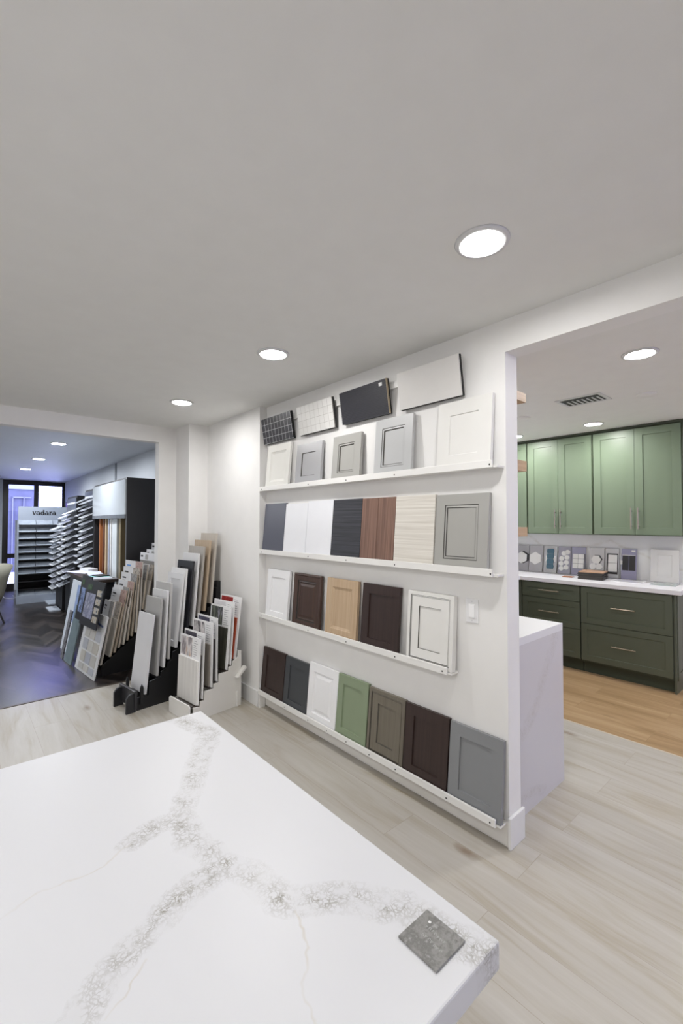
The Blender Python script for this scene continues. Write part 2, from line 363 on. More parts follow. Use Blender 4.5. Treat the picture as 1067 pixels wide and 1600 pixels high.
# ceiling vent and two flat discs
v = thing('ceiling_vent', 'dark slotted air vent in the kitchen ceiling between the two downlights', 'vent', (3.69, 1.355, CH))
obj('vent_frame', box(box(box(box(NB(), -.13, .13, -.165, -.14, -.006, 0), -.13, .13, .14, .165, -.006, 0), -.13, -.105, -.14, .14, -.006, 0), .105, .13, -.14, .14, -.006, 0), M_LTRIM, v)
obj('duct', B(-.105, .105, -.14, .14, -.0015, -.0005), M_BLACK, v, label='black duct opening')
for i in range(7): obj('slat', box(NB(), -.035, .10, -.12+i*.036, -.108+i*.036, -.006, -.002), M_LTRIM, v)
for i in range(3): obj('slat', box(NB(), -.10+i*.022, -.094+i*.022, -.135, .135, -.006, -.002), paint('5A5A5C', .4), v, label='dark long slat')
for x, y, l in [(3.887, .98, 'flat white round ceiling plate right of the kitchen air vent'), (3.91, 1.95, 'flat white round ceiling plate left of the kitchen air vent, below the oak shelf')]:
    tag(obj('ceiling_plate', lathe(NB(), [(.001, -.012), (.06, -.010), (.066, -.004), (.066, 0)]), M_CEIL, smooth=True), l, 'ceiling plate', 'round plates on the kitchen ceiling').location = (x, y, CH)

# ------------------------------------------------------------ display rails
M_RAIL = paint('EEEDEB', .4); M_SCREW = paint('3A3A3A', .5)
def rail(z, y0, y1, label, screws, ext=.02, support=False):
    t = thing('display_rail', label, 'shelf', (1.945, y0, z-.0), group='white picture rails holding the cabinet door samples')
    L = y1-y0
    bm = NB(); prism(bm, [(-.075, 0), (0, 0), (0, .010), (-.063, .010), (-.063, .036), (-.075, .036)], 'y', 0, L)
    obj('ledge', bm, M_RAIL, t, bevel=.0015)
    obj('ledge_end', B(-.060, 0, -ext, 0, 0, .010), M_RAIL, t, bevel=.001)
    for sy in screws:
        s = NB(); prism(s, ngon(.0042, 12), 'x', -.0762, -.0748); o = obj('screw', s, M_SCREW, t); o.location = (0, sy-y0, .014)
    if support:
        obj('end_block', B(-.072, -.018, L-.02, L-.003, -z, 0), M_RAIL, t)
    return t
sc = [1.097, 1.692, 2.105, 2.508, 3.14]
rail(1.759, 1.085, 3.185, 'white display rail, topmost, carrying pale grey and cream door samples', sc)
rail(1.249, 1.09, 3.185, 'white display rail, second from top, carrying slab and walnut samples', sc)
rail(.733, 1.345, 3.185, 'white display rail, third from top and shorter, carrying the maple door sample', [1.37]+sc[1:])
rail(.108, 1.085, 3.185, 'white display rail, lowest, just above the floor under the green door sample', [1.11, 1.35, 1.692, 1.9, 2.105, 2.3, 2.508, 2.8], support=True)
tag(obj('wall_cleat', B(1.925, 1.945, 1.35, 3.12, 2.292, 2.334), M_RAIL, bevel=.001), 'long white cleat on the wall behind the tilted tile boards', 'wall cleat')

# light switch
t = thing('light_switch', 'white rocker light switch on the display wall, right of the framed white sample', 'light switch', (1.945, 1.2395, 1.003))
obj('wall_plate', B(-.006, 0, -.035, .035, 0, .118), paint('EDEDEF', .3), t, bevel=.002)
obj('rocker', B(-.011, -.006, -.0165, .0165, .026, .092), paint('F6F6F8', .25), t, bevel=.002)
for z in (.012, .106): obj('screw', prism(NB(), ngon(.003, 10, (0, z)), 'x', -.007, -.0058), paint('CFCFD2', .4), t)

# ------------------------------------------------------------ door samples on the rails
M = dict(cream=paint('E2E1DC', .45), grey=paint('A9A9AC', .3), greige=paint('A8A7A3', .4), grey2=paint('B9BABB', .4), white=paint('E5E4E1', .4), gloss=paint('ECEDF2', .3),
    slate=paint('5A5C68', .28), purew=paint('F0F0F2', .4), espresso=wood('2C1F1D', '3A2A27', rough=.4, fine=80), charcoal=paint('3E4145', .4), green=paint('87957A', .45),
    olive=wood('696257', '767063', rough=.5, fine=90), dgrey=paint('86888B', .45), walnut=wood('35251F', '523C33', rough=.35, fine=70), maple=wood('B3987A', 'C6AE92', rough=.45, fine=50),
    slab_w=wood('5A4238', '8C6C5E', fine=95, rough=.45, contrast=(.33, .62)), slab_b=wood('1F1F24', '43444C', axis='x', fine=110, long=2, rough=.45), slab_c=wood('C9C3B9', 'EAE6DF', axis='x', fine=110, long=1.6, rough=.5),
    glaze=paint('3B3936', .5), glazeg=paint('55555A', .5), line=paint('56544F', .6))
def place_panel(t, z0, y_left, xb, lean): t.location = (xb+.02, y_left, z0); t.rotation_euler = (-lean, 0, R(-90))
SAMP = 'cabinet door samples on the white rails'
def door_sample(yl, yr, z0, h, xt, style, mk, label, th=.02, xb=1.886):
    w = yl-yr-.003; lean = math.atan((xt-xb)/h)
    t = thing('door_sample', label, 'door sample', group=SAMP); place_panel(t, z0, yl, xb, lean); t.location.x = xb+(th if style != 'inset' else .032)
    m = M[mk]
    if style == 'slab':
        obj('slab', B(0, w, -th, 0, 0, h), m, t, bevel=.001)
    elif style == 'shaker':
        f = .058; obj('frame', rings_mesh(w, h, th, [(f, 0, 0), (f+.002, .008, 0)]), m, t); obj('center_panel', centre_mesh(w, h, th, f+.002, .008), m, t)
    elif style == 'shallow':
        f = .072; obj('frame', rings_mesh(w, h, th, [(f, 0, 0), (f+.003, .005, 0)]), m, t); obj('center_panel', centre_mesh(w, h, th, f+.003, .005), m, t)
    elif style == 'bevel':
        f = .055; obj('frame', rings_mesh(w, h, th, [(f, 0, 0), (f+.004, .003, 0), (f+.018, .008, 0)]), m, t); obj('center_panel', centre_mesh(w, h, th, f+.018, .008), m, t)
    elif style == 'line':
        f = .068; obj('frame', rings_mesh(w, h, th, [(f, 0, 1), (f+.0015, .006, 1), (f+.004, .006, 0)]), [m, M['line']], t); obj('center_panel', centre_mesh(w, h, th, f+.004, .006), m, t)  # groove faces coloured dark for the shadow line round the panel
    elif style == 'double':
        f = .056; obj('frame', rings_mesh(w, h, th, [(f, 0, 1), (f+.001, .003, 1), (f+.003, .003, 0), (f+.012, .002, 1), (f+.014, .009, 1), (f+.017, .009, 0)]), [m, M['line']], t)
        obj('center_panel', centre_mesh(w, h, th, f+.017, .009), m, t)
    elif style == 'glazed':
        f = .055; obj('frame', rings_mesh(w, h, th, [(f, 0, 1), (f+.001, .003, 1), (f+.0035, .003, 0), (f+.013, .001, 1), (f+.014, .005, 1), (f+.0165, .005, 0)]), [m, M['glaze']], t)
        obj('center_panel', centre_mesh(w, h, th, f+.0165, .004), m, t)
    elif style == 'raised':
        f = .055; obj('frame', rings_mesh(w, h, th, [(f, 0, 0), (f+.004, .006, 0), (f+.010, .007, 0)]), m, t)
        obj('center_panel', centre_mesh(w, h, th, f+.010, .007, [(f+.014, .007, 0), (f+.036, .0015, 0), (f+.038, .0015, 0)]), m, t)
    elif style == 'ornate':
        f = .050; obj('frame', rings_mesh(w, h, th, [(.004, -.003, 0), (.012, -.004, 0), (.018, 0, 0), (f, 0, 1), (f+.002, .007, 1), (f+.006, .006, 0), (f+.012, .004, 0), (f+.016, .008, 1), (f+.019, .008, 0)]), [m, M['glaze']], t)
        obj('center_panel', centre_mesh(w, h, th, f+.019, .008, [(f+.024, .008, 0), (f+.040, .002, 0)]), m, t)
    elif style == 'inset':
        f = .019; obj('frame', rings_mesh(w, h, .032, [(f, 0, 1), (f+.0005, .003, 1), (f+.0022, .003, 0), (f+.006, .001, 1), (f+.0065, .005, 1), (f+.008, .005, 0)]), [m, M['glaze']], t, label='face frame with dark lines around the inset door')
        g = f+.008
        bm = NB(); q = lambda s, y: [(s, y, s), (w-s, y, s), (w-s, y, h-s), (s, y, h-s)]
        T = .032; pr = None
        for s, d, mi in [(g, .005, 0), (g+.001, .001, 0), (g+.050, .001, 1), (g+.0505, .007, 1), (g+.052, .007, 0)]:
            cur = [bm.verts.new(p) for p in q(s, -T+d)]
            if pr:
                for k in range(4): bm.faces.new((pr[k], pr[(k+1) % 4], cur[(k+1) % 4], cur[k])).material_index = pm
            pr = cur; pm = mi
        obj('inset_door', bm, [m, M['line']], t); obj('center_panel', centre_mesh(w, h, T, g+.052, .007), m, t)
    return t
zB, zC, zD, zE = 1.770, 1.260, .744, .119
for a in [
 (3.117, 2.790, zB, .355, 1.918, 'bevel', 'cream', 'off white door sample with sloping inner edge, at the left end of the top rail'),
 (2.699, 2.396, zB, .308, 1.912, 'line', 'grey', 'satin mid grey door sample with flat panel, second on the top rail'),
 (2.276, 2.000, zB, .306, 1.912, 'double', 'greige', 'warm grey door sample with double stepped panel, third on the top rail'),
 (1.876, 1.584, zB, .346, 1.914, 'double', 'grey2', 'tall pale grey door sample with thin double line, fourth on the top rail'),
 (1.413, 1.100, zB, .352, 1.914, 'shallow', 'white', 'large off white shaker door sample at the right end of the top rail'),
 (3.160, 2.858, zC, .395, 1.921, 'slab', 'slate', 'glossy slate blue slab sample at the left end of the second rail'),
 (2.856, 2.572, zC, .385, 1.921, 'slab', 'gloss', 'glossy white slab sample next to the slate blue one'),
 (2.570, 2.284, zC, .396, 1.921, 'slab', 'gloss', 'glossy white slab sample touching the black woodgrain sample'),
 (2.283, 2.001, zC, .394, 1.920, 'slab', 'slab_b', 'black horizontal woodgrain slab sample on the second rail'),
 (2.000, 1.860, zC, .392, 1.918, 'slab', 'slab_w', 'narrow reddish walnut slab sample touching the black woodgrain one'),
 (1.859, 1.720, zC, .392, 1.918, 'slab', 'slab_w', 'narrow reddish walnut slab sample touching the cream woodgrain one'),
 (1.719, 1.438, zC, .392, 1.918, 'slab', 'slab_c', 'cream horizontal woodgrain slab sample on the second rail'),
 (1.432, 1.123, zC, .386, 1.918, 'glazed', 'greige', 'grey door sample with dark glazed double lines at the right end of the second rail'),
 (3.108, 2.798, zD, .385, 1.918, 'shaker', 'purew', 'bright white shaker door sample at the left end of the third rail'),
 (2.733, 2.407, zD, .385, 1.914, 'ornate', 'walnut', 'dark walnut door sample with ornate raised panel on the third rail'),
 (2.345, 2.034, zD, .385, 1.916, 'bevel', 'maple', 'light maple door sample with recessed panel on the third rail'),
 (1.995, 1.687, zD, .384, 1.917, 'shaker', 'espresso', 'dark espresso shaker door sample on the third rail right of the maple one'),
 (1.624, 1.322, zD, .380, 1.912, 'inset', 'white', 'off white framed inset door sample at the right end of the third rail'),
 (3.176, 2.856, zE, .370, 1.920, 'shaker', 'espresso', 'dark espresso shaker door sample at the left end of the lowest rail'),
 (2.852, 2.556, zE, .365, 1.922, 'shaker', 'charcoal', 'charcoal shaker door sample between espresso and white ones on the lowest rail'),
 (2.550, 2.230, zE, .390, 1.922, 'raised', 'purew', 'bright white raised panel door sample on the lowest rail'),
 (2.240, 1.950, zE, .390, 1.922, 'shaker', 'green', 'sage green shaker door sample on the lowest rail'),
 (1.943, 1.656, zE, .378, 1.922, 'inset', 'olive', 'olive grey stained inset door sample on the lowest rail'),
 (1.653, 1.362, zE, .376, 1.922, 'shaker', 'espresso', 'dark espresso shaker door sample beside the large grey one on the lowest rail'),
 (1.356, 1.062, zE, .370, 1.922, 'shaker', 'dgrey', 'mid grey shaker door sample at the right end of the lowest rail')]:
    door_sample(*a)

# tilted tile boards above
mos, t_ = base('dark_mosaic', .35); c_ = t_.coords(); b_ = t_.new('TexBrick', offset=0); sx = t_.new('SeparateXYZ'); t_.link(c_, sx.inputs[0]); cx = t_.new('CombineXYZ'); t_.link(sx.outputs[0], cx.inputs[0]); t_.link(sx.outputs[2], cx.inputs[1]); t_.link(cx.outputs[0], b_.inputs['Vector'])
for k, v in (('Scale', 1), ('Mortar Size', .0016), ('Brick Width', .4167/9), ('Row Height', .0513)): b_.inputs[k].default_value = v
b_.inputs['Color1'].default_value = (*hexc('2F2F35'), 1); b_.inputs['Color2'].default_value = (*hexc('3A3A40'), 1); b_.inputs['Mortar'].default_value = (*hexc('C9C9CB'), 1); t_.link(b_.outputs['Color'], t_.bsdf.inputs['Base Color'])
mow, t_ = base('white_mosaic', .35); c_ = t_.coords(); b_ = t_.new('TexBrick', offset=0); sx = t_.new('SeparateXYZ'); t_.link(c_, sx.inputs[0]); cx = t_.new('CombineXYZ'); t_.link(sx.outputs[0], cx.inputs[0]); t_.link(sx.outputs[2], cx.inputs[1]); t_.link(cx.outputs[0], b_.inputs['Vector'])
for k, v in (('Scale', 1), ('Mortar Size', .0011), ('Brick Width', .0505), ('Row Height', .0513)): b_.inputs[k].default_value = v
b_.inputs['Color1'].default_value = (*hexc('DEDDDB'), 1); b_.inputs['Color2'].default_value = (*hexc('E6E5E3'), 1); b_.inputs['Mortar'].default_value = (*hexc('B3B0AC'), 1); t_.link(b_.outputs['Color'], t_.bsdf.inputs['Base Color'])
def ribbed(w, h, t, n):
    pts = [(0, 0)]
    bm = NB(); prof = [(0, 0)]
    for i in range(n):
        z = h*i/n; s = h/n; prof += [(-t, z+.0003), (-t, z+s*.45), (-t+.0025, z+s*.5), (-t+.0025, z+s*.95)]
    prof += [(0, h)]
    return prism(bm, prof, 'x', 0, w)
TB = 'tilted tile boards hanging on the cleat above the door samples'
for yl, yr, kind, m, l in [(3.172, 2.752, 0, mos, 'black mosaic tile board with white grout at the far left of the top row'),
    (2.669, 2.265, 0, mow, 'white mosaic tile board with fine grid, second of the tilted boards'),
    (2.185, 1.770, 1, paint('35353C', .5), 'black ribbed tile board with small white sticker, third of the tilted boards'),
    (1.681, 1.271, 0, blotch(['DAD8D6', 'E0DEDC'], 3, .5, 'plain_tile'), 'large plain pale tile board with black edge at the right end of the tilted boards')]:
    w = yl-yr; h = .206
    t = thing('tile_board', l, 'tile board', (1.927, yl, 2.148), (R(9), 0, R(-90)), TB)
    # local: front -y ; leans forward at the top
    obj('tile_face', B(0, w, -.016, -.008, 0, h) if not kind else ribbed(w, h, .016, 22), m, t)
    obj('backing', B(-.0 if kind else .002, w+.004, -.008, .004, -.004, h-.001) if not kind else B(.003, w+.005, 0, .008, -.002, h-.001), M_BLACK, t, label='black backing board')
    if kind: 
        obj('sticker', B(w-.055, w-.030, -.0175, -.0158, h-.036, h-.016), paint('EEEEEE', .5), t, label='small white sticker')
        obj('cork_edge', B(w, w+.003, -.014, 0, 0, h), paint('B5A68E', .7), t, label='tan edge strip')

# ------------------------------------------------------------ counter in the foreground
b = [(.519, 1.36), (.544, 1.192), (.472, 1.096), (.381, .949), (.354, .898)]
lines = [('b', b, .033), ('b', [(.354, .898), (.303, .897), (.249, .872)], .027), ('t', [(.249, .872), (.196, .843), (.107, .853), (-.1, .8)], .0028),
    ('b', [(.354, .898), (.338, .81), (.361, .728), (.381, .673), (.393, .604), (.402, .572), (.484, .516), (.527, .449), (.533, .383), (.56, .33)], .033),
    ('b', [(.346, .722), (.297, .711), (.234, .675), (.186, .66), (.14, .625), (.08, .57), (-.1, .48)], .028), ('t', [(.206, .63), (.176, .593), (.148, .584)], .0028),
    ('t', [(.396, .556), (.378, .493), (.339, .461), (.332, .42), (.30, .36)], .003), ('b', [(-.6, 1.3), (-.9, .8)], .03)]
M_Q = quartz('calacatta_quartz', lines, 'D3D4D8', '716B5B')
t = thing('display_counter', 'foreground island counter with white veined quartz top and square corner', 'counter', (-.3, .85, 0))
obj('countertop', B(-1.6, .588, .335, 1.349, .870, .910), M_Q, t, world=True, bevel=.003)
bm = NB(); box(bm, -1.5, .22, .50, 1.15, .10, .87); box(bm, -1.45, .17, .55, 1.10, 0, .10)
obj('cabinet_body', bm, paint('DADADA', .5), t, world=True)
t = thing('stone_sample', 'small square grey mottled stone sample lying on the foreground counter', 'stone sample', (.5155, .3985, .910))
obj('chip', B(-.033, .033, -.0335, .0335, 0, .0035), blotch(['605F5D', '8A8987', '6C6B69', 'A8A7A6'], 45, .35, 'grey_stone'), t, bevel=.001)
def stroke(bm, pts, r, z0, z1):
    for a, c in zip(pts[:-1], pts[1:]):
        a = Vector((*a, 0)); c = Vector((*c, 0)); d = (c-a); n = Vector((-d.y, d.x, 0)).normalized()*r
        prism(bm, [(p.x, p.y) for p in (a+n, a-n, c-n, c+n)], 'z', z0, z1)
bm = NB()
for row, (cx, cy) in enumerate([(.008, -.002), (-.006, -.006)]):   # worn, unreadable lettering
    for k in range(7):
        x = cx-.0+.0; y = cy+.018-k*.0052; x += .0015*math.sin(k)
        stroke(bm, [(x-.002, y), (x+.002, y+.0012*(k % 2)), (x+.002, y-.002), (x-.001, y-.0025*((k+row) % 2))], .00035, .0035, .0037)
obj('worn_print', bm, paint('A6A6A5', .4), t, label='worn pale print')
obj('dot', prism(NB(), ngon(.0022, 14, (.018, .017)), 'z', .0035, .0038), paint('E4E4E4', .4), t, label='small pale dot')

# ------------------------------------------------------------ kitchen
M_GREEN = paint('73826D', .38); M_GREENB = paint('585E50', .4); M_TOE = paint('3E463A', .5)
MHAN, th_ = base('brushed_nickel', .32, 1); th_.bsdf.inputs['Base Color'].default_value = (*hexc('A89C8C'), 1)
M_Q2 = quartz('peninsula_quartz', [('b', [(2.1, .35), (2.35, .5), (2.6, .85)], .05), ('b', [(2.2, .1), (2.45, .05)], .03)], 'D2D0D4', 'B8B3B0', plane='xz')
t = thing('peninsula', 'white quartz waterfall peninsula attached behind the end of the display wall', 'counter', (2.4, 1.5, 0))
obj('waterfall_panel', B(2.056, 2.70, 1.12, 1.16, 0, .87), M_Q2, t, world=True)
obj('countertop', B(2.056, 2.70, 1.12, 2.40, .87, .91), quartz('peninsula_top', [('t', [(2.3, 1.2), (2.5, 1.9), (2.4, 2.3)], .02)], 'E4E4E8'), t, world=True)
obj('cabinet_body', B(2.07, 2.64, 1.16, 2.40, .1, .87), M_GREENB, t, world=True)
obj('toe_kick', B(2.07, 2.58, 1.16, 2.40, 0, .1), M_TOE, t, world=True)
M_OAK = wood('B09070', 'C9AC8C', axis='x', rough=.5, fine=45)
for z0, z1, l in [(2.150, 2.197, 'oak floating shelf end, topmost behind the white wall'), (1.777, 1.832, 'oak floating shelf end, middle of three behind the white wall'), (1.428, 1.477, 'oak floating shelf end, lowest, just above the hexagon tile samples')]:
    tag(obj('floating_shelf', B(2.057, 2.31, 1.135, 2.35, z0, z1), M_OAK), l, 'shelf', 'oak floating shelves')
def handle_bar(L, vertical, parent, loc):
    bm = NB()
    if vertical:
        tube(bm, [(0, -.034, 0), (0, -.034, L)], .0055, 10); [tube(bm, [(0, 0, z), (0, -.034, z)], .0045, 8) for z in (.03, L-.03)]
    else:
        tube(bm, [(0, -.034, 0), (L, -.034, 0)], .0055, 10); [tube(bm, [(x, 0, 0), (x, -.034, 0)], .0045, 8) for x in (.03, L-.03)]
    o = obj('handle', bm, MHAN, parent, label='brushed metal bar handle'); o.location = loc; return o
def shaker_front(name, t, x, z, w, h, y, m, f=.06, mi=None):
    d = NB(); d = rings_mesh(w, h, .02, [(f, 0, 0), (f+.003, .009, 0)])
    # close the front with the recessed panel
    vs = [d.verts.new(p) for p in ((f+.003, -.011, f+.003), (w-f-.003, -.011, f+.003), (w-f-.003, -.011, h-f-.003), (f+.003, -.011, h-f-.003))]; d.faces.new(vs)
    o = obj(name, d, m, t); o.location = (x, y, z); return o
# uppers: local x = -Y, y = +X
def upper(yl, yr, label, two=True, hand=True):
    t = thing('upper_cabinet', label, 'cabinet', (5.05, yl, 1.375), (0, 0, R(-90)), 'green upper cabinets'); w = yl-yr; h = 1.065
    obj('body', B(.001, w-.001, 0, .309, 0, h), paint('4C5943', .5), t)
    n = 2 if two else 1; dw = (w-.012)/n
    for i in range(n):
        x = .006+i*dw
        d = shaker_front('door', t, x+.001, .008, dw-.003, h-.02, -.001, M_GREEN, .068)
        if hand:
            handle_bar(.21, True, d, ((dw-.03) if i == 0 else .03, -.02, .055))
    return t
upper(3.045, 2.469, 'green upper cabinet partly hidden behind the white wall end', False, False)
upper(2.465, 1.765, 'narrower green two door upper cabinet in the middle of the run')
upper(1.760, 1.000, 'widest green two door upper cabinet at the right, with two bar handles')
tag(obj('cabinet_crown', B(5.035, 5.358, .99, 3.045, 2.4415, CH-.001), paint('3F4839', .5)), 'thin dark green filler strip between upper cabinets and ceiling', 'trim strip')
def bank(yl, yr, zs, label, hw):
    t = thing('base_cabinet', label, 'cabinet', (4.77, yl, 0), (0, 0, R(-90)), 'dark green drawer base cabinets'); w = yl-yr
    obj('body', B(.001, w-.001, 0, .585, .11, .868), M_TOE, t)
    obj('toe_kick', B(.001, w-.001, .05, .55, 0, .11), M_TOE, t)
    for z0, z1 in zs:
        d = shaker_front('drawer', t, .004, z0+.003, w-.008, z1-z0-.006, -.001, M_GREENB, .055)
        handle_bar(hw, False, d, ((w-hw)/2-.004, -.02, (z1-z0)/2))
    return t
bank(2.400, 1.795, [(.13, .425), (.425, .70), (.70, .862)], 'dark green base cabinet with three drawers beside the peninsula', .21)
bank(1.790, 1.030, [(.13, .50), (.50, .862)], 'wider dark green base cabinet with two deep drawers at the right end', .20)
t = thing('end_panel', 'green finished end panel at the right side of the base cabinets', 'cabinet panel', (5.05, 1.02, 0))
obj('panel', B(4.765, 5.355, 1.012, 1.028, 0, .868), M_GREENB, t, world=True)
bm = NB(); box(bm, 4.80, 4.86, 1.004, 1.012, .11, .86); box(bm, 5.26, 5.32, 1.004, 1.012, .11, .86); box(bm, 4.86, 5.26, 1.004, 1.012, .80, .86); box(bm, 4.86, 5.26, 1.004, 1.012, .11, .17); obj('applied_frame', bm, M_GREENB, t, world=True)
t = thing('corner_cabinet', 'dark green corner base cabinet run turning left behind the peninsula', 'cabinet', (3.7, 2.7, 0))
obj('body', B(2.70, 4.74, 2.46, 3.04, .11, .868), M_GREENB, t, world=True); obj('filler', B(4.74, 4.80, 2.405, 2.46, .11, .868), M_GREENB, t, world=True)
obj('toe_kick', B(2.70, 4.74, 2.50, 3.04, 0, .11), M_TOE, t, world=True)
bm = NB(); prism(bm, [(4.725, .965), (5.355, .965), (5.355, 3.045), (2.705, 3.045), (2.705, 2.41), (4.725, 2.41)], 'z', .870, .910)
tag(obj('kitchen_countertop', bm, quartz('kitchen_quartz', [('t', [(5.2, 1.2), (5.0, 1.7), (5.2, 2.3)], .02)], 'E6E5EA'), bevel=.002), 'long white quartz worktop on the dark green base cabinets', 'worktop')

# tile sample boards on the worktop
MB_ = [paint('A9A7AB', .25, coat=.3), paint('B5B3B6', .25, coat=.3), paint('C2C2C4', .25, coat=.3), paint('A3A1AE', .25, coat=.3), paint('9C9AB0', .2, coat=.3), paint('CCCBCB', .25, coat=.3), paint('D2D1D2', .25), paint('9B99B4', .15, coat=.4)]
M_TW = paint('EFEEEA', .3); M_TEAL = paint('3A6478', .25, coat=.4); M_TD = paint('2B2B2D', .4)
SB = 'tile sample boards leaning on the kitchen backsplash'
labs = ['grey tile sample board with white hexagon over dark hexagon, leftmost on the worktop', 'grey tile sample board with a single white hexagon', 'pale sample board with a chain of teal hexagons', 'grey sample board with round white penny tiles',
    'lavender grey sample board with six small white squares', 'pale sample board with white hexagon cluster, behind the dark stack', 'pale sample board with two white tiles in a black frame', 'lavender sample board with two black strips, rightmost of the tile boards']
ys = [(2.757, 2.600), (2.592, 2.430), (2.412, 2.262), (2.247, 2.108), (2.098, 1.948), (1.908, 1.760), (1.747, 1.618), (1.595, 1.454)]
for i, (yl, yr) in enumerate(ys):
    w = yl-yr; h = .315
    t = thing('tile_sample_board', labs[i], 'tile sample', (5.305, yl, .911), (-.14, 0, R(-90)), SB)
    obj('board', B(0, w, -.006, 0, 0, h), MB_[i], t)
    def tl(pts, m, y0=-.014, y1=-.006, lab=None): obj('tile', prism(NB(), pts, 'y', y0, y1), m, t, label=lab)
    cx = w/2
    if i == 0: tl(ngon(.078, 6, (cx+.015, .165), PI/6), M_TD, -.010, -.006, 'dark hexagon tile'); tl(ngon(.074, 6, (cx-.008, .16), PI/6), M_TW, -.018, -.010, 'white hexagon tile')  # dark hexagon put in for the white tile's shadow
    if i == 1: tl(ngon(.078, 6, (cx-.005, .16), PI/6), M_TW)
    if i == 2:
        for k in range(4): tl([(cx-.035, .045+k*.06), (cx-.042, .075+k*.06), (cx-.035, .103+k*.06), (cx+.035, .103+k*.06), (cx+.042, .075+k*.06), (cx+.035, .045+k*.06)], M_TEAL)
        obj('joint_sheet', B(cx-.055, cx+.06, -.0075, -.006, .13, .2), M_TW, t, label='white backing sheet showing at the sides')
    if i == 3:
        for a, c in [(-.03, .06), (.025, .075), (-.032, .118), (.027, .132), (-.028, .175), (.03, .19), (-.005, .235), (.035, .252)]: tl(ngon(.0275, 16, (cx+a, c)), M_TW)
    if i == 4:
        for a in range(2):
            for c in range(3): tl([(cx-.058+a*.06, .075+c*.055), (cx-.002+a*.06, .075+c*.055), (cx-.002+a*.06, .126+c*.055), (cx-.058+a*.06, .126+c*.055)], M_TW)
        obj('mount', B(cx-.06, cx+.075, -.008, -.006, .07, .24), paint('77757C', .4), t, label='darker mounting sheet')
    if i == 5:
        tl(ngon(.052, 6, (cx+.005, .19), 0), M_TD, -.010, -.006, 'dark hexagon edge'); tl(ngon(.05, 6, (cx-.003, .185), 0), M_TW, -.018, -.010)
        for a in (-.035, .025): tl(ngon(.036, 6, (cx+a, .11), 0), M_TW)
        tl([(cx+.01, .03), (cx+.055, .03), (cx+.055, .05), (cx+.01, .05)], M_TD, lab='dark strip tile')
    if i == 6:
        for z in (.07, .16): tl([(cx-.035, z), (cx+.05, z), (cx+.05, z+.085), (cx-.035, z+.085)], M_TW, -.016)
        obj('black_frame', box(box(box(box(NB(), -.0+cx-.05, cx-.036, -.011, -.006, .04, .26), cx-.036, cx+.055, -.011, -.006, .248, .26), cx+.051, cx+.056, -.011, -.006, .04, .26), cx-.05, cx+.055, -.011, -.006, .04, .062), M_TD, t, label='black edging')
    if i == 7:
        for a in (-.058, .004): tl([(cx+a, .09), (cx+a+.054, .09), (cx+a+.054, .245), (cx+a, .245)], M_TD)
        obj('edge_strip', B(cx-.06, cx+.06, -.012, -.006, .246, .252), M_TW, t); obj('sticker', B(-.012, .014, -.0075, -.006, .15, .19), M_TW, t, label='white tag at the left edge')
        obj('corner_tag', B(w-.05, w-.015, -.0075, -.006, .285, .305), M_TW, t, label='small white corner tag')
t = thing('shaker_door_sample', 'white shaker door sample leaning on the backsplash at the right end of the worktop', 'door sample', (5.31, 1.327, .911), (-.10, 0, R(-90)))
obj('frame', rings_mesh(.232, .32, .02, [(.055, 0, 0), (.057, .006, 0)]), M['white'], t); obj('center_panel', centre_mesh(.232, .32, .02, .057, .006), M['white'], t)
M_FL = wood('2E2B29', '45403C', axis='y', rough=.5, fine=60); M_FT = wood('A98468', 'C6A186', axis='y', rough=.5, fine=60)
n = 8
ordn = ['bottom', 'second lowest', 'third lowest', 'fourth lowest', 'fourth from top', 'third from top', 'second from top', 'top']
for k in range(n):
    dx = random.uniform(-.004, .004); dy = random.uniform(-.006, .006)
    o = obj('flooring_sample', B(-.125, .125, -.115, .115, 0, .0098), [M_FL] if k < n-1 else [M_FT], bevel=.0008)
    tag(o, f'{ordn[k]} board in the stack of dark edged flooring samples on the worktop' if k < n-1 else 'tan wood faced flooring sample lying on top of the dark stack', 'flooring sample', 'stack of flooring samples on the worktop')
    o.location = (5.08+dx, 1.79+dy, .9102+k*.0102); o.rotation_euler = (0, 0, R(8))
o = tag(obj('flooring_chip', B(-.05, .05, -.05, .05, 0, .008), wood('8C5A3C', 'B07B5A', axis='y', fine=60)), 'small reddish brown wood chip left of the flooring stack', 'wood chip'); o.location = (5.03, 2.02, .9102); o.rotation_euler = (0, 0, R(8))
o = tag(obj('mosaic_sheet', B(-.11, .11, -.10, .10, 0, .007), blotch(['8E9A98', 'A9B4B1', '7F8B8A'], 14, .15, 'glass_tile')), 'grey green glass tile sheet lying flat before the white door sample', 'tile sheet'); o.location = (5.12, 1.17, .9102); o.rotation_euler = (0, 0, R(3))
o = tag(obj('white_tile', B(-.12, .12, -.12, .12, 0, .007), paint('F2F2F4', .1, coat=.5)), 'flat glossy white tile lying between the stack and the white door sample', 'tile'); o.location = (5.10, 1.46, .9102)

